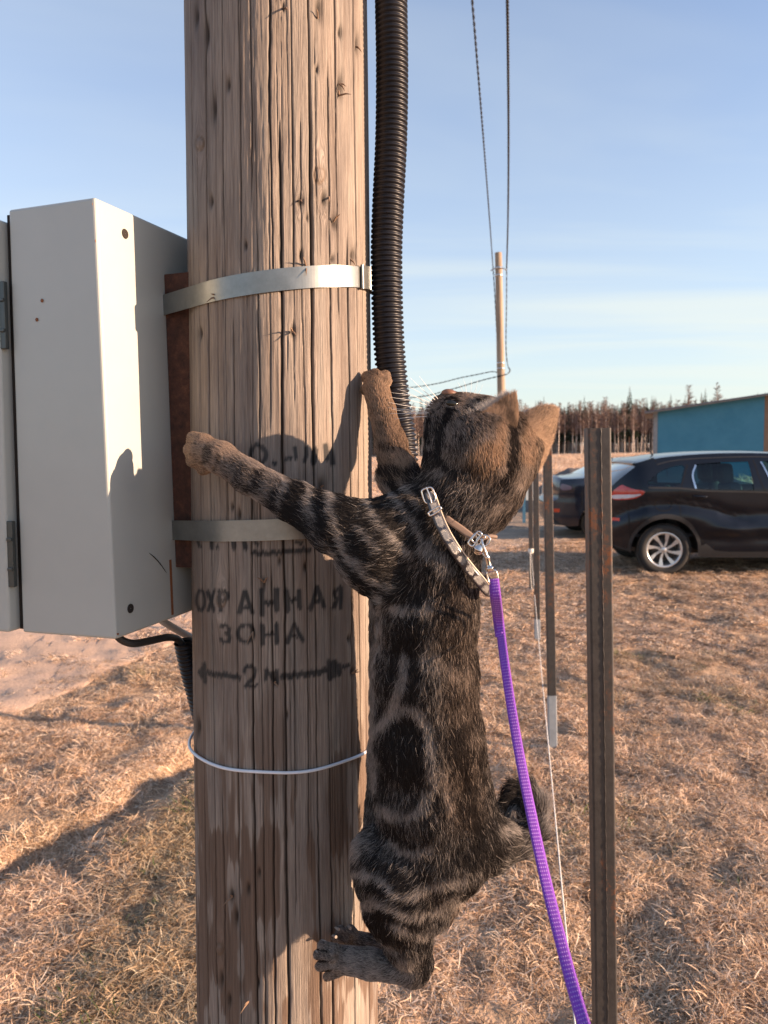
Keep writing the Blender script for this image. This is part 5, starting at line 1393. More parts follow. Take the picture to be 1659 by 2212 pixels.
for p in PR:
    for e in 'ab':
        u, v, y, r = p[e]; w = CP(u, v, y); p['P' + e] = np.array(w); p['R' + e] = r * y / FPX
    # fur is drawn outside the skin: take some of its height off the radii
    sh = p['fur'] * 0.22; p['Ra'] = max(.003, p['Ra'] - sh); p['Rb'] = max(.003, p['Rb'] - sh)
def pd(p, X):
    a, b = p['Pa'], p['Pb']; ba = b - a; L = float(ba @ ba) + 1e-12
    h = np.clip(((X - a) @ ba) / L, 0, 1); q = X - a - h[..., None] * ba
    return np.sqrt((q * q).sum(-1)) - (p['Ra'] + (p['Rb'] - p['Ra']) * h)
lo = np.min([np.minimum(p['Pa'] - p['Ra'], p['Pb'] - p['Rb']) for p in PR], 0) - .02
hi = np.max([np.maximum(p['Pa'] + p['Ra'], p['Pb'] + p['Rb']) for p in PR], 0) + .02
VX = 0.0023
dims = np.ceil((hi - lo) / VX).astype(int); gxs = [lo[i] + VX * np.arange(dims[i]) for i in range(3)]
FLD = np.full(dims, 0.05, np.float32)
for p in PR:
    m_ = 0.035; l_ = np.minimum(p['Pa'] - p['Ra'], p['Pb'] - p['Rb']) - m_; h_ = np.maximum(p['Pa'] + p['Ra'], p['Pb'] + p['Rb']) + m_
    i0 = np.maximum(0, ((l_ - lo) / VX).astype(int)); i1 = np.minimum(dims, ((h_ - lo) / VX).astype(int) + 2)
    X = np.stack(np.meshgrid(*[gxs[i][i0[i]:i1[i]] for i in range(3)], indexing='ij'), -1)
    d = pd(p, X).astype(np.float32); sl = tuple(slice(i0[i], i1[i]) for i in range(3)); f = FLD[sl]; k = p['k']
    h = np.clip(0.5 + 0.5 * (f - d) / k, 0, 1); FLD[sl] = f * (1 - h) + d * h - k * h * (1 - h)

def surface_nets(F, lo, vx):
    s = F < 0; nx, ny, nz = F.shape
    c = np.zeros((nx - 1, ny - 1, nz - 1), np.int8); corners = [(i, j, k) for i in (0, 1) for j in (0, 1) for k in (0, 1)]
    def cv(A, o): return A[o[0]:nx - 1 + o[0], o[1]:ny - 1 + o[1], o[2]:nz - 1 + o[2]]
    for o in corners: c += cv(s, o)
    act = (c > 0) & (c < 8); I = np.argwhere(act); vid = -np.ones(act.shape, np.int64); vid[act] = np.arange(len(I))
    acc = np.zeros((len(I), 3)); cnt = np.zeros(len(I))
    for a in corners:
        for ax in range(3):
            if a[ax]: continue
            b = list(a); b[ax] = 1
            fa = F[I[:, 0] + a[0], I[:, 1] + a[1], I[:, 2] + a[2]]; fb = F[I[:, 0] + b[0], I[:, 1] + b[1], I[:, 2] + b[2]]
            m = (fa < 0) != (fb < 0); t = np.where(m, fa / np.where(fa - fb == 0, 1, fa - fb), 0); q = np.array(a, float)[None] + 0 * acc
            q[:, ax] += t; acc[m] += q[m]; cnt[m] += 1
    V = (I + acc / cnt[:, None]) * vx + lo; Fs = []
    for ax in range(3):
        sl0 = [slice(1, None if False else -1)] * 3
        a = s[:-1, 1:-1, 1:-1] if ax == 0 else (s[1:-1, :-1, 1:-1] if ax == 1 else s[1:-1, 1:-1, :-1])
        b = s[1:, 1:-1, 1:-1] if ax == 0 else (s[1:-1, 1:, 1:-1] if ax == 1 else s[1:-1, 1:-1, 1:])
        E = np.argwhere(a != b); ina = a[a != b]
        off = np.array([1, 1, 1]); off[ax] = 0; E0 = E + off
        o1, o2 = [(1, 2), (2, 0), (0, 1)][ax]
        def g(d1, d2):
            q = E0.copy(); q[:, o1] -= d1; q[:, o2] -= d2; return vid[q[:, 0], q[:, 1], q[:, 2]]
        Q = np.stack([g(1, 1), g(0, 1), g(0, 0), g(1, 0)], 1); Q[~ina] = Q[~ina][:, ::-1]; Fs.append(Q)
    return V, np.concatenate(Fs)
CV, CF = surface_nets(FLD, lo, VX); CF = CF[(CF >= 0).all(1)]

# ---- ears: cupped shells of real thickness
def ear(base, tip, bulge, wpow, thick, n=16, m=18, curl=0.0):
    """base: three world points front edge, back of the cup, rear edge"""
    b0, bm_, b1 = [np.array(q) for q in base]; tip = np.array(tip); V = []
    for j in range(n + 1):
        s = j / n; wdt = (1 - s ** 1.7) ** 0.62 if wpow is None else (1 - s ** wpow[0]) ** wpow[1]
        mid = (b0 + b1) / 2; cen = mid + (tip - mid) * s + np.array(curl) * math.sin(math.pi * s) * 1.0 if np.ndim(curl) else mid + (tip - mid) * s
        half = (b1 - b0) / 2 * wdt; back = (bm_ - mid) * (1 - s) ** 0.55 * bulge
        for i in range(m + 1):
            t_ = -1 + 2 * i / m; V.append(cen + half * t_ + back * (1 - t_ * t_))
    V = np.array(V); F = [(j * (m + 1) + i, j * (m + 1) + i + 1, (j + 1) * (m + 1) + i + 1, (j + 1) * (m + 1) + i) for j in range(n) for i in range(m)]
    F = np.array(F); N = np.zeros_like(V)
    fn = np.cross(V[F[:, 2]] - V[F[:, 0]], V[F[:, 3]] - V[F[:, 1]]); fn /= np.linalg.norm(fn, axis=1)[:, None] + 1e-12
    for q in range(4): np.add.at(N, F[:, q], fn)
    N /= np.linalg.norm(N, axis=1)[:, None] + 1e-12
    if (N.mean(0) @ (bm_ - (b0 + b1) / 2)) < 0: N = -N; F = F[:, ::-1]
    t_ = np.array([(1 - (k // (m + 1)) / n * .6) * thick for k in range(len(V))])[:, None]
    Vo = V + N * t_ / 2; Vi = V - N * t_ / 2; K = len(V)
    Fa = [F, F[:, ::-1] + K]; rim = []
    bd = [j * (m + 1) for j in range(n + 1)] + [n * (m + 1) + i for i in range(1, m + 1)] + [j * (m + 1) + m for j in range(n - 1, -1, -1)]
    for a, b in zip(bd[:-1], bd[1:]): rim.append((a, b, b + K, a + K))
    return np.concatenate([Vo, Vi]), np.concatenate(Fa + [np.array(rim)]), K
# near ear (seen half from behind) and far ear (its back turned to us)
e1V, e1F, e1K = ear([CP(1008, 930, .836), CP(1076, 985, .834), CP(1108, 938, .846)], CP(1111, 849, .846), 0.95, (1.45, .95), .0020)
e2V, e2F, e2K = ear([CP(1110, 914, .870), CP(1114, 975, .846), CP(1156, 1024, .868)], CP(1203, 884, .882), 0.75, (1.65, .74), .0020)
nb_ = len(CV); EV = np.concatenate([CV, e1V, e2V]); EF = np.concatenate([CF, e1F + nb_, e2F + nb_ + len(e1V)])

# ---- coat pattern: light and dark strokes, (points, half width, value, softness)
DK = [
 # near flank
 ([(880, 1560), (878, 1600), (880, 1650)], 46, 1.0, 14), ([(868, 1375), (872, 1420), (850, 1490)], 22, 1.0, 12), ([(890, 1330), (900, 1420), (888, 1500)], 14, 1.0, 10), ([(815, 1500), (820, 1560)], 9, .9, 8),
 ([(850, 1795), (862, 1812)], 22, .95, 12), ([(815, 1290), (870, 1292), (915, 1290)], 14, .9, 10), ([(800, 1250), (780, 1235)], 12, .9, 9),
 ([(985, 1560), (1000, 1650), (1012, 1740), (1028, 1800), (1045, 1850), (1085, 1845)], 12, .98, 12), ([(1000, 1860), (1040, 1858)], 14, .95, 12), ([(960, 1815), (950, 1780)], 9, .75, 10),
 ([(1005, 1380), (1012, 1480), (985, 1560)], 10, .72, 14), ([(1035, 1290), (1030, 1400)], 8, .7, 10), ([(940, 1400), (950, 1560)], 8, .62, 12),
 # thigh and shank bars
 ([(800, 1915), (850, 1925), (880, 1955)], 17, 1.0, 9), ([(790, 1860), (830, 1880), (880, 1910), (930, 1900)], 11, .95, 9), ([(800, 1975), (850, 1990), (900, 2005)], 11, 1.0, 9), ([(800, 1995), (830, 2020), (860, 2045)], 16, 1.0, 10), ([(895, 1945), (960, 1940)], 8, .8, 8),
 ([(905, 1985), (950, 1995)], 7, .8, 8), ([(880, 2035), (925, 2045)], 9, .85, 9), ([(918, 2050), (930, 2085), (925, 2115)], 14, .9, 9), ([(860, 2062), (895, 2066)], 8, .7, 8), ([(850, 1840), (900, 1858), (950, 1862)], 10, .8, 9),
 # shoulder stripes
 ([(690, 1065), (685, 1110), (700, 1150), (712, 1195)], 15, 1.0, 8), ([(735, 1065), (745, 1110), (775, 1165), (790, 1205)], 14, 1.0, 8), ([(790, 1045), (812, 1085), (840, 1130), (862, 1165)], 12, .98, 7), ([(840, 1042), (868, 1080), (890, 1115)], 10, .95, 7), ([(880, 1045), (905, 1080), (925, 1115)], 10, .95, 8),
 ([(748, 1225), (770, 1240), (800, 1275)], 13, 1.0, 9), ([(800, 1180), (830, 1215), (870, 1240)], 11, .95, 9), ([(835, 1285), (905, 1300)], 12, .95, 9),
 # foreleg bars
 ([(640, 1062), (622, 1095), (640, 1150)], 17, 1.0, 8), ([(600, 1068), (585, 1115)], 13, .98, 8), ([(560, 1030), (535, 1075)], 9, .85, 7), ([(522, 1010), (505, 1055)], 8, .75, 7), ([(500, 1000), (490, 1035)], 6, .6, 7), ([(448, 968), (444, 1000)], 7, .65, 6), ([(470, 985), (462, 1015)], 5, .55, 6), ([(675, 1075), (668, 1130)], 9, .9, 7),
 # far foreleg
 ([(820, 1020), (893, 1016)], 9, .95, 6), ([(822, 960), (850, 968)], 6, .7, 6), ([(812, 890), (830, 892)], 5, .4, 7), ([(870, 1045), (905, 1052)], 10, .9, 7),
 # head
 ([(978, 884), (955, 925), (946, 975), (948, 1000)], 7, 1.0, 6), ([(930, 905), (927, 935), (928, 960)], 5, .95, 5), ([(948, 905), (935, 945)], 3.5, .8, 4), ([(985, 870), (970, 880)], 6, .95, 4), ([(915, 985), (945, 1005), (985, 1035)], 12, .95, 9), ([(912, 1035), (945, 1050)], 7, .85, 8), ([(1008, 1052), (985, 1060)], 6, .7, 8),
 ([(1100, 905), (1108, 940), (1112, 970), (1102, 1010), (1085, 1050), (1075, 1090)], 8, 1.0, 6), ([(1128, 985), (1122, 1030)], 5, .7, 7), ([(1030, 862), (1060, 868), (1090, 880)], 4, .85, 5), ([(1000, 900), (1020, 925)], 8, .55, 9), ([(1010, 945), (985, 985)], 12, .66, 12), ([(1060, 1110), (1075, 1065)], 8, .8, 8),
 # tail rings
 ([(1094, 1728), (1100, 1712)], 22, 1.0, 8), ([(1165, 1760), (1150, 1745)], 9, .85, 8), ([(1128, 1700), (1132, 1720)], 7, .85, 7), ([(1125, 1790), (1150, 1812)], 7, .8, 8)]
LT = [
 ([(824, 1578), (838, 1552), (858, 1538), (882, 1530), (905, 1545), (922, 1575), (930, 1610)], 9, .12, 9), ([(874, 1424), (873, 1462), (860, 1500), (848, 1535)], 9, .14, 7), ([(812, 1296), (818, 1350), (812, 1420), (802, 1470), (806, 1540), (802, 1620), (810, 1700)], 8, .22, 8),
 ([(843, 1318), (880, 1322), (925, 1316)], 7, .18, 7), ([(824, 1748), (850, 1764), (880, 1766), (910, 1752), (930, 1715)], 9, .15, 7), ([(838, 1822), (862, 1838), (890, 1850), (930, 1838)], 6, .2, 7), ([(921, 1424), (950, 1445), (1000, 1470)], 14, .42, 14), ([(930, 1620), (940, 1700)], 10, .26, 12), ([(960, 1660), (970, 1750)], 8, .35, 10),
 ([(752, 1888), (785, 1890), (812, 1898), (840, 1918), (866, 1938), (895, 1936)], 7, .12, 6), ([(776, 1955), (805, 1957), (835, 1962), (868, 1976), (900, 1984), (945, 1972)], 7, .14, 6), ([(905, 1925), (950, 1915), (1000, 1905)], 9, .22, 8), ([(848, 2002), (880, 2018), (922, 2030)], 5, .22, 6), ([(770, 1808), (762, 1840)], 12, .22, 10), ([(960, 1965), (985, 1950)], 12, .25, 9), ([(840, 2050), (850, 2060)], 8, .3, 7), ([(870, 2085), (880, 2110)], 14, .26, 9),
 ([(667, 1058), (663, 1095), (672, 1120)], 8, .10, 6), ([(716, 1062), (712, 1100), (722, 1140), (738, 1182), (755, 1218)], 7, .12, 6), ([(770, 1050), (784, 1075), (808, 1112), (835, 1150), (860, 1180), (885, 1200)], 5.5, .16, 6), ([(820, 1043), (842, 1065), (868, 1100), (888, 1130), (905, 1160)], 5.5, .18, 6), ([(862, 1040), (885, 1070), (905, 1100)], 4.5, .25, 6), ([(770, 1135), (790, 1162), (812, 1190)], 5, .25, 6),
 ([(768, 1218), (788, 1243), (815, 1262), (845, 1272)], 6.5, .18, 7), ([(700, 1175), (722, 1215), (760, 1270), (795, 1320)], 5, .3, 6), ([(920, 1180), (960, 1230)], 14, .38, 14), ([(560, 1000), (620, 1040)], 7, .15, 7), ([(540, 1072), (556, 1085)], 7, .18, 7), ([(610, 1050), (600, 1090)], 4, .3, 5), ([(480, 960), (560, 1005)], 8, .1, 8),
 ([(856, 985), (870, 1000)], 14, .12, 10), ([(1011, 853), (1000, 866)], 8, .12, 5), ([(1050, 885), (1070, 895)], 8, .15, 7), ([(930, 878), (922, 895)], 9, .12, 6), ([(940, 1020), (960, 1030)], 6, .3, 7), ([(1045, 975), (1075, 1000), (1060, 960)], 22, .10, 16), ([(1140, 1000), (1120, 1050)], 10, .25, 9), ([(1150, 930), (1140, 980)], 16, .14, 12), ([(1085, 930), (1080, 965)], 12, .12, 10), ([(1090, 1080), (1060, 1115)], 9, .4, 10),
 ([(1172, 1790), (1178, 1740), (1160, 1700)], 7, .25, 8), ([(1110, 1755), (1120, 1790), (1090, 1800)], 10, .28, 9)]
FIN = [([(962, 866), (976, 863), (992, 870)], 2.5, 1.0, 3), ([(964, 876), (980, 881), (992, 876)], 2.5, .05, 3), ([(958, 872), (950, 886)], 2.5, .95, 3), ([(940, 892), (930, 896)], 2.0, .9, 3), ([(1108, 925), (1113, 960), (1104, 1005)], 8, 1.0, 5), ([(706, 2056), (684, 2051)], 1.6, 1, 3), ([(706, 2077), (682, 2076)], 1.6, 1, 3), ([(714, 2096), (694, 2100)], 1.6, 1, 3), ([(425, 960), (404, 955)], .6, .5, 2), ([(425, 981), (404, 981)], .6, .5, 2), ([(434, 1001), (415, 1006)], .6, .5, 2)]
WARM = [([(1062, 984), (1040, 1000)], 34, 1.0, 30), ([(1150, 920), (1140, 985)], 24, .9, 22), ([(1085, 920), (1080, 970)], 14, .9, 14), ([(970, 846), (985, 852)], 8, .9, 8), ([(850, 880), (850, 1000)], 40, .9, 20), ([(430, 970)], 36, .7, 24), ([(980, 1300), (1000, 1500), (1000, 1750)], 40, .45, 50), ([(990, 870), (1010, 862)], 14, .6, 12)]
def coat(U, V, base, warm):
    wu_ = U + 5 * (fbm(U / 14, V / 22, 3, 5) - .5) * 2; wv_ = V + 8 * (fbm(U / 18 + 40, V / 18, 3, 6) - .5) * 2
    d = base * 1.42 + 0.5 * (fbm(U / 16, V / 34, 3, 2) - .5)
    for pts, hw, val, so_ in DK: k = 1 - sstep(hw - so_ * .5, hw + so_ * .8, seg_dist(wu_, wv_, pts)); d = d * (1 - k) + val * k
    brk = np.clip(.25 + 1.25 * fbm(U / 9 + 7, V / 20, 3, 71), 0, 1)
    for pts, hw, val, so_ in LT: k = (1 - sstep(hw - so_ * .7, hw + so_ * 1.1, seg_dist(wu_, wv_, pts))) * brk; d = d * (1 - k) + val * k
    for pts, hw, val, so_ in FIN: k = 1 - sstep(hw - so_ * .5, hw + so_ * .8, seg_dist(U, V, pts)); d = d * (1 - k) + val * k
    d = d + .30 * (fbm(U / 2.6, V / 11, 2, 72) - .5)
    w = warm.copy()
    for pts, hw, val, so_ in WARM: k = 1 - sstep(hw - so_ * .5, hw + so_ * .9, seg_dist(U, V, pts)); w = np.maximum(w, val * k)
    return np.clip(d, 0, 1), np.clip(w, 0, 1)

def fields(X):
    """blended fur direction, length, darkness, warmth at points X"""
    W_ = np.zeros(len(X)); D = np.zeros((len(X), 3)); L = np.zeros(len(X)); B = np.zeros(len(X)); Wm = np.zeros(len(X))
    for p in PR:
        d = pd(p, X); w = np.exp(-np.clip(d, -.02, .2) / .006); t_ = p['Pb'] - p['Pa']; t_ = t_ / (np.linalg.norm(t_) + 1e-9)
        W_ += w; D += w[:, None] * t_; L += w * p['fur']; B += w * p['dark']; Wm += w * p['warm']
    return D / W_[:, None], L / W_, B / W_, Wm / W_
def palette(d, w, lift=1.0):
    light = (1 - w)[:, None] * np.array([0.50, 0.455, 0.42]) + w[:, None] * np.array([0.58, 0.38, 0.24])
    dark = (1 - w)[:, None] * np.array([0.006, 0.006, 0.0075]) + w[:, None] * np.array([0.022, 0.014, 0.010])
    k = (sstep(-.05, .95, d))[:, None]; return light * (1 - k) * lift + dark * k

CAT = thing('cat', 'brown tabby cat clinging to the wooden pole, seen from behind, looking up', 'cat', tuple(CP(925, 1600, .87)))
body_me = np_mesh('body', EV, EF)
uvp = proj(EV); Dd, Ll, Bb, Ww = fields(EV); dk, wm = coat(uvp[:, 0], uvp[:, 1], Bb, Ww)
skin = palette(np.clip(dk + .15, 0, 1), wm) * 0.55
# inner side of the ears is pale skin
inn = np.zeros(len(EV), bool); inn[nb_ + e1K:nb_ + len(e1V)] = True; inn[nb_ + len(e1V) + e2K:] = True; skin[inn] = (0.42, 0.26, 0.20)
attr(body_me, 'coat', 'FLOAT_COLOR', 'POINT', np.concatenate([skin, np.ones((len(skin), 1))], 1).astype(np.float32))
t = MT('cat_skin'); t.set(t.attr('coat', 'Color'), 0.9); tl_ = t.n('ShaderNodeBsdfTranslucent'); t.l(t.attr('coat', 'Color'), tl_.inputs[0]); mx_ = t.n('ShaderNodeMixShader'); mx_.inputs[0].default_value = 0.35; t.l(t.p.outputs[0], mx_.inputs[1]); t.l(tl_.outputs[0], mx_.inputs[2]); t.l(mx_.outputs[0], t.o.inputs[0]); SKIN = t.m
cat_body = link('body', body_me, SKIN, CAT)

# ---- fur
def sample(V, F, n, rg, weight=None):
    T = np.concatenate([F[:, [0, 1, 2]], F[:, [0, 2, 3]]]); a, b, c_ = V[T[:, 0]], V[T[:, 1]], V[T[:, 2]]
    N = np.cross(b - a, c_ - a); ar = np.linalg.norm(N, axis=1)
    if weight is not None: ar = ar * weight(((a + b + c_) / 3))
    k = rg.choice(len(T), n, p=ar / ar.sum()); r1 = np.sqrt(rg.random(n)); r2 = rg.random(n)
    w = np.stack([1 - r1, r1 * (1 - r2), r1 * r2], 1); X = a[k] * w[:, :1] + b[k] * w[:, 1:2] + c_[k] * w[:, 2:]
    return X, T[k], w
def vnormals(V, F):
    N = np.zeros_like(V); fn = np.cross(V[F[:, 2]] - V[F[:, 0]], V[F[:, 3]] - V[F[:, 1]])
    for q in range(4): np.add.at(N, F[:, q], fn)
    return N / (np.linalg.norm(N, axis=1)[:, None] + 1e-12)
def unit(a): return a / (np.linalg.norm(a, axis=1)[:, None] + 1e-12)
def hairs(name, X, N, D, L, colr, colt, rad, lift, npt, rg, parent, mat, jit=0.22, droop=0.0):
    n = len(X); D = D - N * (D * N).sum(1)[:, None] + rg.normal(0, 1e-3, (n, 3)); D = unit(D); D = unit(D + rg.normal(0, jit, (n, 3)))
    D = unit(D - N * (D * N).sum(1)[:, None]); Pn = np.zeros((n, npt, 3)); C = np.zeros((n, npt, 4), np.float32); Rr = np.zeros((n, npt), np.float32)
    ph = np.radians(lift)
    sd = np.cross(N, D); cv = rg.normal(0, .13, n)
    for i in range(npt):
        s = i / (npt - 1); up = np.sin(ph) * (s - .62 * s * s); fw = (1 - np.cos(ph)) * 0 + s * np.cos(ph * (1 - s * .6))
        Pn[:, i] = X + (L * up)[:, None] * N + (L * fw)[:, None] * D + (L * cv * s * s)[:, None] * sd
        Pn[:, i, 2] -= droop * L * s * s
        C[:, i, :3] = colr * (1 - s) + colt * s; C[:, i, 3] = 1; Rr[:, i] = rad * (1 - s ** 1.6 * .93) 
    hc = bpy.data.hair_curves.new(name); hc.add_curves([npt] * n)
    hc.attributes['position'].data.foreach_set('vector', Pn.astype(np.float32).ravel()) if 'position' in hc.attributes else hc.points.foreach_set('position', Pn.astype(np.float32).ravel())
    ra = hc.attributes.get('radius') or hc.attributes.new('radius', 'FLOAT', 'POINT'); ra.data.foreach_set('value', Rr.ravel())
    ca = hc.attributes.new('coat', 'FLOAT_COLOR', 'POINT'); ca.data.foreach_set('color', C.ravel())
    o = bpy.data.objects.new(name, hc); COL.objects.link(o); hc.materials.append(mat)
    o.parent = parent; o.location = -Vector(parent.location); return o
SC.cycles_curves.shape = 'RIBBONS'
FUR = MT('cat_fur'); FUR.set(FUR.attr('coat', 'Color'), 0.42); FUR.p.inputs['Specular IOR Level'].default_value = 0.38
hb = FUR.n('ShaderNodeBsdfHair', component='Reflection'); hb.inputs['RoughnessU'].default_value = 0.22; hb.inputs['RoughnessV'].default_value = 0.6; hb.inputs['Offset'].default_value = math.radians(-3)
hcx = FUR.mix(0.35, FUR.attr('coat', 'Color'), (0.16, 0.145, 0.135)); FUR.l(hcx, hb.inputs['Color'])
df = FUR.n('ShaderNodeBsdfDiffuse'); FUR.l(FUR.attr('coat', 'Color'), df.inputs[0])
tl = FUR.n('ShaderNodeBsdfTranslucent'); FUR.l(FUR.attr('coat', 'Color'), tl.inputs[0])
m1 = FUR.n('ShaderNodeMixShader'); m1.inputs[0].default_value = 0.25; FUR.l(df.outputs[0], m1.inputs[1]); FUR.l(tl.outputs[0], m1.inputs[2])
m2 = FUR.n('ShaderNodeMixShader'); m2.inputs[0].default_value = 0.30; FUR.l(m1.outputs[0], m2.inputs[1]); FUR.l(hb.outputs[0], m2.inputs[2]); FUR.l(m2.outputs[0], FUR.o.inputs[0])
rg = np.random.default_rng(77)
CN = vnormals(CV, CF)
if (CN * (CV - CV.mean(0))).sum() < 0: CN = -CN
camp = np.array(CAM_P)
def wseen(c_): return np.ones(len(c_))
NH = 290000
X, T, w = sample(CV, CF, NH, rg); N = unit((CN[T] * w[..., None]).sum(1))
# fewer hairs where the coat faces away from every likely viewpoint
fc = ((camp - X) * N).sum(1) / np.linalg.norm(camp - X, axis=1); kp = (fc > -.35) | (rg.random(len(X)) < .25); X, N = X[kp], N[kp]
D, L, B, Wm = fields(X); uv = proj(X); uv2 = proj(X + unit(D) * (L * .55)[:, None]); dk, wm = coat(uv2[:, 0], uv2[:, 1], B, Wm)
# nothing grows where the nose and the ear backs are bare
L = L * rg.uniform(.65, 1.25, len(X)); L *= 1 - .8 * np.exp(-(((uv[:, 0] - 976) / 13) ** 2 + ((uv[:, 1] - 872) / 8) ** 2)) * (X[:, 1] < .90); L *= 1 + .25 * (fbm(uv[:, 0] / 9, uv[:, 1] / 9, 2, 9) - .5) * 2
cl_ = np.stack([fbm(uv[:, 0] / 5, uv[:, 1] / 9, 2, s_) - .5 for s_ in (91, 92, 93)], 1) * 0.26; D = unit(D) + cl_
# face fur fans from the nose backwards
dk2 = np.clip(dk + rg.normal(0, .13, len(X)), 0, 1); gh_ = rg.random(len(X)); dk2 = np.where((gh_ < .10) & (dk < .93), dk2 * .3, dk2); dk2 = np.where((gh_ > .93), np.minimum(1, dk2 + .4), dk2)
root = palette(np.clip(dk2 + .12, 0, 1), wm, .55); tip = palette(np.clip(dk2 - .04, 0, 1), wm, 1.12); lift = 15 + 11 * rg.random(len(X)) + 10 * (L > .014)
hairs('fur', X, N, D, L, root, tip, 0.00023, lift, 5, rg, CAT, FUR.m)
# short velvet on the ear backs, long pale tufts along and inside the ear rims
for (V_, F_, K_, off, nm, sgn) in ((e1V, e1F, e1K, 0, 'ear_fur', 1), (e2V, e2F, e2K, 0, 'ear_fur', 1)):
    Fo = F_[(F_ < K_).all(1)]; Nn = vnormals(V_[:K_], Fo); X, T, w = sample(V_[:K_], Fo, 9000, rg); N = unit((Nn[T] * w[..., None]).sum(1))
    tipd = V_[K_ - 9] - V_[9]; D = np.tile(tipd / np.linalg.norm(tipd), (len(X), 1)); uv = proj(X)
    q = np.clip(np.linalg.norm(X - V_[K_ - 9], axis=1) / .05, 0, 1)
    d0, w0 = coat(uv[:, 0], uv[:, 1], .15 + .20 * np.sin(q * 3) + 0 * q, np.full(len(X), .95)); d0 = np.clip(d0 * .55 + .10 + rg.normal(0, .08, len(X)), 0, 1)
    hairs(nm, X, N, D, np.full(len(X), .0060) * rg.uniform(.6, 1.3, len(X)), palette(d0, w0, .7), palette(d0, w0, .95), .00017, 16, 4, rg, CAT, FUR.m)
# rim and inner ear fluff of the near ear
for (V_, K_, nmb, Ls, side) in ((e1V, e1K, 2600, .019, 0), (e2V, e2K, 900, .010, 0)):
    n_, m_ = 16, 18; js = rg.uniform(0, .93, nmb); tt = np.clip(rg.beta(1.0, 3.2, nmb) * .35, 0, 1); row = js * n_; col_ = tt * m_
    r0 = np.floor(row).astype(int); c0_ = np.floor(col_).astype(int); idx_ = K_ + r0 * (m_ + 1) + c0_
    nx_ = np.minimum(r0 + 1, n_) * (m_ + 1) + c0_ + K_; X = V_[idx_] + (V_[nx_] - V_[idx_]) * (row - r0)[:, None]
    outw = V_[0] - V_[m_]; outw = outw / np.linalg.norm(outw); tipd = V_[K_ - 9] - V_[9]; tipd = tipd / np.linalg.norm(tipd)
    D = outw * .5 + tipd * 1.1 + rg.normal(0, .25, (nmb, 3)); N = -unit(np.cross(outw, tipd)[None])[0]; N = N if N[1] > 0 else -N; N = np.tile(N, (nmb, 1))
    cc = np.tile([0.80, 0.72, 0.64], (nmb, 1)) * rg.uniform(.6, 1.1, (nmb, 1))
    hairs('ear_fluff', X, N, D, rg.uniform(.5, 1.2, nmb) * Ls * (1.0 - .55 * js), cc * .8, cc, .00016, rg.uniform(5, 60, nmb), 5, rg, CAT, FUR.m, jit=.4)

def cat_surf(u, v, lift=0.0, fallback=.86):
    """first hit of the ray through (u, v) on the cat's skin"""
    d = P(u, v, 1.0) - CAM_P; ys = np.linspace(.72, .98, 261); Xr = np.array([list(CAM_P + d * y) for y in ys]); i = ((Xr - lo) / VX)
    best = None
    for q, x in enumerate(Xr):
        j = np.round((x - lo) / VX).astype(int)
        if (j > 0).all() and (j < dims - 1).all() and FLD[tuple(j)] < lift: return ys[q]
    return fallback

# ---- nose, eye, whiskers, claws
NOSE = simple('nose_skin', (0.22, 0.105, 0.06), 0.45, scale=60); EYE = MT('cat_eye'); EYE.set((0.012, 0.012, 0.008), 0.12); CLAW = simple('claw_horn', (0.35, 0.30, 0.26), 0.3, scale=80)
WH = simple('white_whisker', (0.80, 0.78, 0.74), 0.4)
def blob(name, c_, ax, r, mat, par):
    bm_ = bmesh.new(); bmesh.ops.create_icosphere(bm_, subdivisions=3, radius=1)
    for v in bm_.verts:
        v.co = Vector((v.co.x * r[0], v.co.y * r[1], v.co.z * r[2]))
    bmesh.ops.rotate(bm_, cent=(0, 0, 0), matrix=ax, verts=bm_.verts); bmesh.ops.translate(bm_, vec=c_, verts=bm_.verts)
    me = bpy.data.meshes.new(name); bm_.to_mesh(me); bm_.free(); me.polygons.foreach_set('use_smooth', [True] * len(me.polygons)); return link(name, me, mat, par)
blob('nose', CP(970, 850, .8760), Matrix.Rotation(.15, 3, 'Y'), (.0088, .0070, .0052), NOSE, CAT)
_ey = P(976, 872, cat_surf(976, 872) - .0005); blob('eye', _ey, Matrix.Rotation(.2, 3, 'Y'), (.0068, .0030, .0034), EYE.m, CAT)
wr = random.Random(8)
for k, (u0, v0, u1, v1) in enumerate([(928, 872, 845, 848), (927, 878, 842, 858), (926, 884, 840, 869), (926, 889, 838, 880), (927, 895, 842, 893), (930, 899, 850, 905), (929, 868, 868, 830), (934, 864, 885, 815), (940, 862, 905, 812), (928, 880, 858, 840), (928, 892, 846, 884)]):
    a_ = CP(u0 + 6, v0, .866); b_ = CP(u1, v1, .862 + wr.uniform(-.02, .03)); m0 = a_.lerp(b_, .5) + Vector((0, 0, wr.uniform(-.002, .003)))
    MB().tube(catmull([a_, m0, b_], 8), [.00034 * (1 - q / 17) + .00007 for q in range(17)], 5, caps=False).build('whisker', WH, CAT)
for k, (u0, v0, u1, v1) in enumerate([(1008, 858, 1000, 815), (1014, 858, 1018, 818), (1020, 860, 1032, 822), (1004, 860, 988, 824), (1026, 861, 1044, 828)]):
    a_ = CP(u0, v0, .870); b_ = CP(u1, v1, .868); MB().tube(catmull([a_, a_.lerp(b_, .5) + Vector((.001, 0, 0)), b_], 6), [.00024 * (1 - q / 13) + .00005 for q in range(13)], 5, caps=False).build('brow_whisker', WH, CAT)
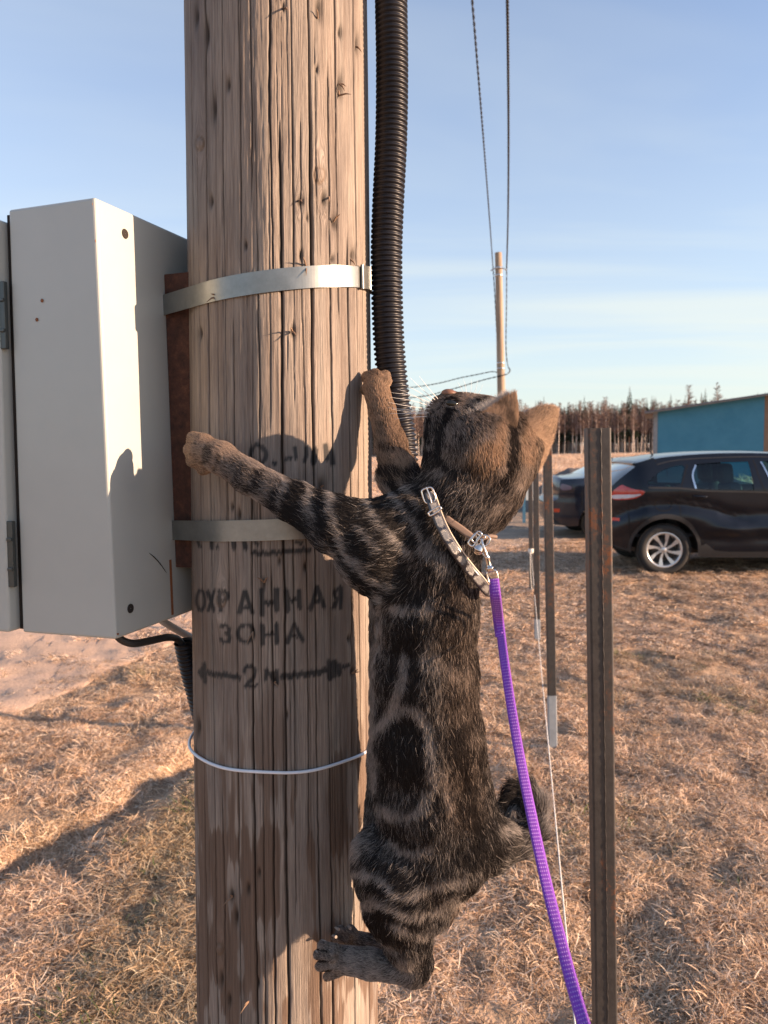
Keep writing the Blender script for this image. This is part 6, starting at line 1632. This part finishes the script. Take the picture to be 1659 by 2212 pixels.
for (u0, v0, u1, v1, y_) in [(790, 818, 783, 826, .985), (800, 812, 792, 812, .985), (786, 842, 780, 850, .985), (704, 2036, 692, 2031, .893), (690, 2060, 680, 2054, .885), (697, 2092, 686, 2096, .886), (732, 2008, 722, 2004, .925), (726, 2024, 716, 2022, .922), (757, 2006, 750, 2000, .935), (415, 948, 408, 954, .917), (409, 974, 403, 982, .917), (418, 1000, 411, 1008, .92)]:
    a_ = CP(u0, v0, y_); b_ = CP(u1, v1, y_ + .012); MB().tube([a_, a_.lerp(b_, .5) + Vector((-.001, 0, .0015)), b_], [.0020, .0014, .0002], 7).build('claw', CLAW, CAT)

# ------------------------------------------------------------------ harness, bell, clip and leash
def strap(name, path, width, thick, mat, parent, up=None, uvs=True, side=None):
    """flat ribbon along path; side(i) gives the width direction"""
    pts = [Vector(p) for p in path]; V = []; UVc = []; L = 0; n = len(pts)
    for i, p in enumerate(pts):
        t_ = (pts[min(i + 1, n - 1)] - pts[max(i - 1, 0)]).normalized(); s_ = side(i, n, p, t_); s_ = (s_ - t_ * s_.dot(t_)).normalized(); nn = t_.cross(s_)
        if i: L += (p - pts[i - 1]).length
        w = width(i / (n - 1)) if callable(width) else width
        for k in range(5):
            q = -1 + k / 2; V.append(p + s_ * w / 2 * q + nn * (thick / 2) * (1 - .35 * abs(q) ** 4))
        for k in range(5):
            q = 1 - k / 2; V.append(p + s_ * w / 2 * q - nn * (thick / 2) * (1 - .35 * abs(q) ** 4))
        UVc.append(L)
    F = []; UV = []
    us = [0, .125, .25, .375, .5, .5, .375, .25, .125, 0]
    for i in range(n - 1):
        for k in range(10):
            k2 = (k + 1) % 10; F.append((i * 10 + k, i * 10 + k2, (i + 1) * 10 + k2, (i + 1) * 10 + k)); UV.append([(us[k], UVc[i]), (us[k2], UVc[i]), (us[k2], UVc[i + 1]), (us[k], UVc[i + 1])])
    m_ = MB(); m_.add(V, F, 0, UV, True); m_.add(V[:10], [tuple(range(10))[::-1]]); m_.add(V[-10:], [tuple(range(10))])
    return m_.build(name, mat, parent)
tocam = lambda p: (CAM_P - p).normalized()
HM = simple('nickel_hardware', (0.78, 0.70, 0.62), 0.16, 1.0, var=0.08)
# scale-patterned collar strap
SCALE = MT('snake_patterned_leather'); uvn = SCALE.n('ShaderNodeTexCoord'); sx = SCALE.n('ShaderNodeSeparateXYZ'); SCALE.l(uvn.outputs['UV'], sx.inputs[0])
vv = SCALE.math('MULTIPLY', sx.outputs['Y'], 62.0); wob = SCALE.noise(uvn.outputs['UV'], 130, 3, 0.6); vv2 = SCALE.math('ADD', vv, SCALE.math('MULTIPLY', wob, 0.9))
fr_ = SCALE.math('FRACT', vv2); seam = SCALE.ramp(fr_, [(0.0, (0, 0, 0)), (0.26, (0, 0, 0)), (0.36, (1, 1, 1)), (0.90, (1, 1, 1)), (0.97, (0, 0, 0))])
uu = SCALE.math('ADD', sx.outputs['X'], SCALE.math('MULTIPLY', SCALE.math('SUBTRACT', wob, 0.5), 0.5)); side_ = SCALE.ramp(uu, [(0.07, (0, 0, 0)), (0.14, (1, 1, 1)), (0.36, (1, 1, 1)), (0.44, (0.0, 0.0, 0.0))])
msk = SCALE.math('MULTIPLY', seam, side_)
pt_ = SCALE.ramp(SCALE.noise(uvn.outputs['UV'], 60, 4, 0.7), [(0.3, (0.08, 0.065, 0.055)), (0.62, (0.27, 0.265, 0.255))])
col = SCALE.mix(msk, (0.020, 0.018, 0.024), pt_); SCALE.set(col, 0.32); SCALE.p.inputs['Coat Weight'].default_value = 0.5; SCALE.p.inputs['Coat Roughness'].default_value = .2
SCALE.bump(msk, 0.4, 0.0006)
CREAM = simple('cream_piping', (0.62, 0.50, 0.38), 0.4, scale=80)
TAN = MT('tan_webbing'); c = TAN.coords('UV', (260, 4, 1)); TAN.set(TAN.ramp(TAN.noise(c, 1, 2), [(.3, (0.16, 0.105, 0.075)), (.7, (0.27, 0.185, 0.135))]), 0.75)
COLR = thing('cat_harness', 'grey and black scale-patterned cat harness with metal buckle and small bell', 'cat harness', tuple(P(985, 1170, .8)))
pp = [(926, 1063), (932, 1080), (945, 1118), (962, 1155), (985, 1192), (1012, 1228), (1036, 1256), (1053, 1276)]
offs = [.010, .010, .010, .010, .011, .012, .012, .010]
ys = [cat_surf(u, v) for u, v in pp]
ys = [min(y, .84) for y in ys]; ys[-1] = ys[-2] + .008
path = catmull([P(u, v, y - o) for (u, v), y, o in zip(pp, ys, offs)] + [P(1060, 1277, ys[-1] + .012), P(1058, 1262, ys[-1] + .028), P(1040, 1240, ys[-1] + .038)], 10)
def sd(i, n, p, t_): return t_.cross(tocam(p) * -1 + Vector((-.25, 0, 0)))
strap('strap', path, lambda s: .0112 if s < .86 else .0105, .0024, SCALE.m, COLR, side=sd)
ed = [p + sd(i, len(path), p, (path[min(i + 1, len(path) - 1)] - path[max(i - 1, 0)]).normalized()).normalized() * -.0060 for i, p in enumerate(path)]
ed2 = [2 * p - q for p, q in zip(path, ed)]
pick = ed if proj([ed[40]])[0][0] > proj([ed2[40]])[0][0] else ed2
MB().tube(pick[4:92], .0010, 6).build('piping', CREAM, COLR)
# buckle frame at the upper end, keeper ring below it
def frame(cu, cv, y, a, b, rot, r, name, par, n=28, pw=4.0, tilt=0.0):
    c_ = P(cu, cv, y); s_ = y / FPX; X_ = Vector(CAM_R @ Vector((1, 0, 0))); Z_ = Vector(CAM_R @ Vector((0, 1, 0))); D_ = Vector(CAM_R @ Vector((0, 0, -1))); q = []
    for k in range(n):
        an_ = 2 * math.pi * k / n; cx_ = math.copysign(abs(math.cos(an_)) ** (2 / pw), math.cos(an_)) * a * s_; cz_ = math.copysign(abs(math.sin(an_)) ** (2 / pw), math.sin(an_)) * b * s_
        x_ = cx_ * math.cos(rot) - cz_ * math.sin(rot); z_ = cx_ * math.sin(rot) + cz_ * math.cos(rot); q.append(c_ + X_ * x_ + Z_ * z_ + D_ * tilt * cx_)
    return MB().tube(q + [q[0]], r, 8, caps=False).build(name, HM, par)
yb_ = ys[0] - .013
frame(926, 1070, yb_, 13, 16, math.radians(18), .0011, 'buckle', COLR)
MB().tube([P(921, 1053, yb_), P(927, 1068, yb_ - .002), P(932, 1086, yb_ - .003)], .0009, 6).build('buckle_pin', HM, COLR)
frame(939, 1104, ys[2] - .012, 15, 4.5, math.radians(32), .0011, 'keeper_ring', COLR)
# brown band to the ring at the nape, ring cluster, bell
yn = min(cat_surf(1000, 1145), .86) - .006
ya_ = min(cat_surf(972, 1127), .86) - .004
strap('neck_band', catmull([P(955, 1112, ya_ + .004), P(972, 1126, ya_), P(998, 1144, yn), P(1022, 1163, yn - .002)], 8), .0078, .0016, TAN.m, COLR, side=sd)
yk = yn - .006
frame(1024, 1166, yk, 7, 15, math.radians(-38), .0012, 'slide', COLR); frame(1030, 1160, yk - .001, 6, 13, math.radians(-38), .0010, 'slide', COLR)
frame(1044, 1168, yk, 15, 12, math.radians(10), .0011, 'ring', COLR, pw=2); frame(1038, 1160, yk + .004, 10, 6, math.radians(-10), .0009, 'ring', COLR, pw=2)
MB().tube([P(1035, 1166, yk + .006), P(1060, 1158, yk + .010), P(1072, 1160, yk + .014)], .0022, 8).build('neck_band_end', TAN.m, COLR)
bc = P(1034, 1186, yk - .001); bell = MB()
prof = [(0.0001, .0066), (.0025, .0061), (.0046, .0047), (.0060, .0026), (.0065, .0008), (.0069, .0004), (.0069, -.0004), (.0065, -.0008), (.0059, -.0028), (.0045, -.0048), (.0025, -.0061), (.0001, -.0066)]
bell.lathe(prof, bc, Vector((.45, -.15, .9)), 28); bell.build('bell', HM, COLR)
MB().tube([bc + Vector((.0035, -.0052, -.0025)), bc + Vector((0, -.0068, -.0018)), bc + Vector((-.004, -.0050, -.0014))], .0006, 6).build('bell_slot', DARK, COLR)
MB().tube([bc + Vector((.003, -.001, .006)), bc + Vector((.0045, -.001, .0088)), bc + Vector((.002, 0, .010))], .0008, 6).build('bell_loop', HM, COLR)

# leash: swivel snap hook and purple webbing
LE = thing('leash', 'purple woven leash clipped to the cat harness and running down towards us', 'leash', tuple(P(1068, 1250, .84)))
yl = yk - .002
hook = catmull([P(1040, 1164, yl), P(1043, 1176, yl - .003), P(1048, 1190, yl - .004), P(1052, 1202, yl - .004)], 6)
MB().tube(hook, [.0010 + .0009 * i / (len(hook) - 1) for i in range(len(hook))], 8).build('hook', HM, LE)
MB().tube(catmull([P(1041, 1166, yl), P(1037, 1180, yl), P(1043, 1196, yl - .002), P(1050, 1204, yl - .004)], 5), .0009, 7).build('hook_gate', HM, LE)
a_, b_ = P(1052, 1201, yl - .004), P(1059, 1234, yl - .004); ax_ = (b_ - a_); LL = ax_.length
MB().lathe([(.0001, 0), (.0026, 0), (.0030, .001), (.0027, .003), (.0024, .006), (.0026, LL * .55), (.0029, LL * .72), (.0044, LL * .74), (.0046, LL * .82), (.0038, LL * .86), (.0042, LL * .93), (.0034, LL), (.0001, LL)], a_, ax_, 20).build('swivel', HM, LE)
MB().box(a_ + ax_ * .42 + (CAM_P - a_).normalized() * .0026, (.0012, .0008, .008), Matrix.Rotation(-.22, 3, 'Y')).build('swivel_slot', DARK, LE)
frame(1064, 1246, yl - .004, 11, 14, math.radians(12), .0011, 'eye_ring', HM and LE)
WEB = MT('purple_webbing'); uvn = WEB.n('ShaderNodeTexCoord'); sx = WEB.n('ShaderNodeSeparateXYZ'); WEB.l(uvn.outputs['UV'], sx.inputs[0])
v_ = WEB.math('MULTIPLY', sx.outputs['Y'], 2 * math.pi / 0.0034); u_ = WEB.math('MULTIPLY', sx.outputs['X'], 2 * math.pi * 11)
wv1 = WEB.math('SINE', v_); wu1 = WEB.math('SINE', u_); both = WEB.math('MULTIPLY', WEB.math('MULTIPLY_ADD', wv1, .5), 1); both.node.inputs[0]
dots = WEB.math('MULTIPLY', WEB.math('MAXIMUM', wv1, 0.0), WEB.math('MAXIMUM', wu1, 0.0))
dm = WEB.ramp(dots, [(0.25, (0, 0, 0)), (0.55, (1, 1, 1))])
inner = WEB.ramp(sx.outputs['X'], [(0.02, (0, 0, 0)), (0.06, (1, 1, 1)), (0.44, (1, 1, 1)), (0.48, (0, 0, 0))])
dm = WEB.math('MULTIPLY', dm, inner)
col = WEB.mix(dm, (0.19, 0.028, 0.40), (0.60, 0.33, 0.80)); WEB.set(col, 0.7); WEB.p.inputs['Sheen Weight'].default_value = 0.3
WEB.bump(dots, 0.6, 0.0008)
lp = [(1068, 1250, yl - .004), (1073, 1290, yl - .012), (1080, 1350, .825), (1090, 1430, .79), (1105, 1530, .755), (1124, 1640, .715), (1148, 1760, .67), (1176, 1890, .625), (1208, 2020, .58), (1240, 2140, .54), (1262, 2215, .515), (1300, 2340, .47)]
path = catmull([P(*q) for q in lp], 12)
sl = lambda i, n, p, t_: t_.cross(tocam(p) * -1 + Vector((.18 * math.sin(i * .06), 0, 0)))
strap('webbing', path, .0096, .0014, WEB.m, LE, side=sl)
path2 = catmull([P(1066, 1254, yl), P(1068, 1290, yl - .006), P(1073, 1330, .833), (P(1079, 1375, .818))], 10)
strap('webbing_fold', path2, .0092, .0013, WEB.m, LE, side=sl)
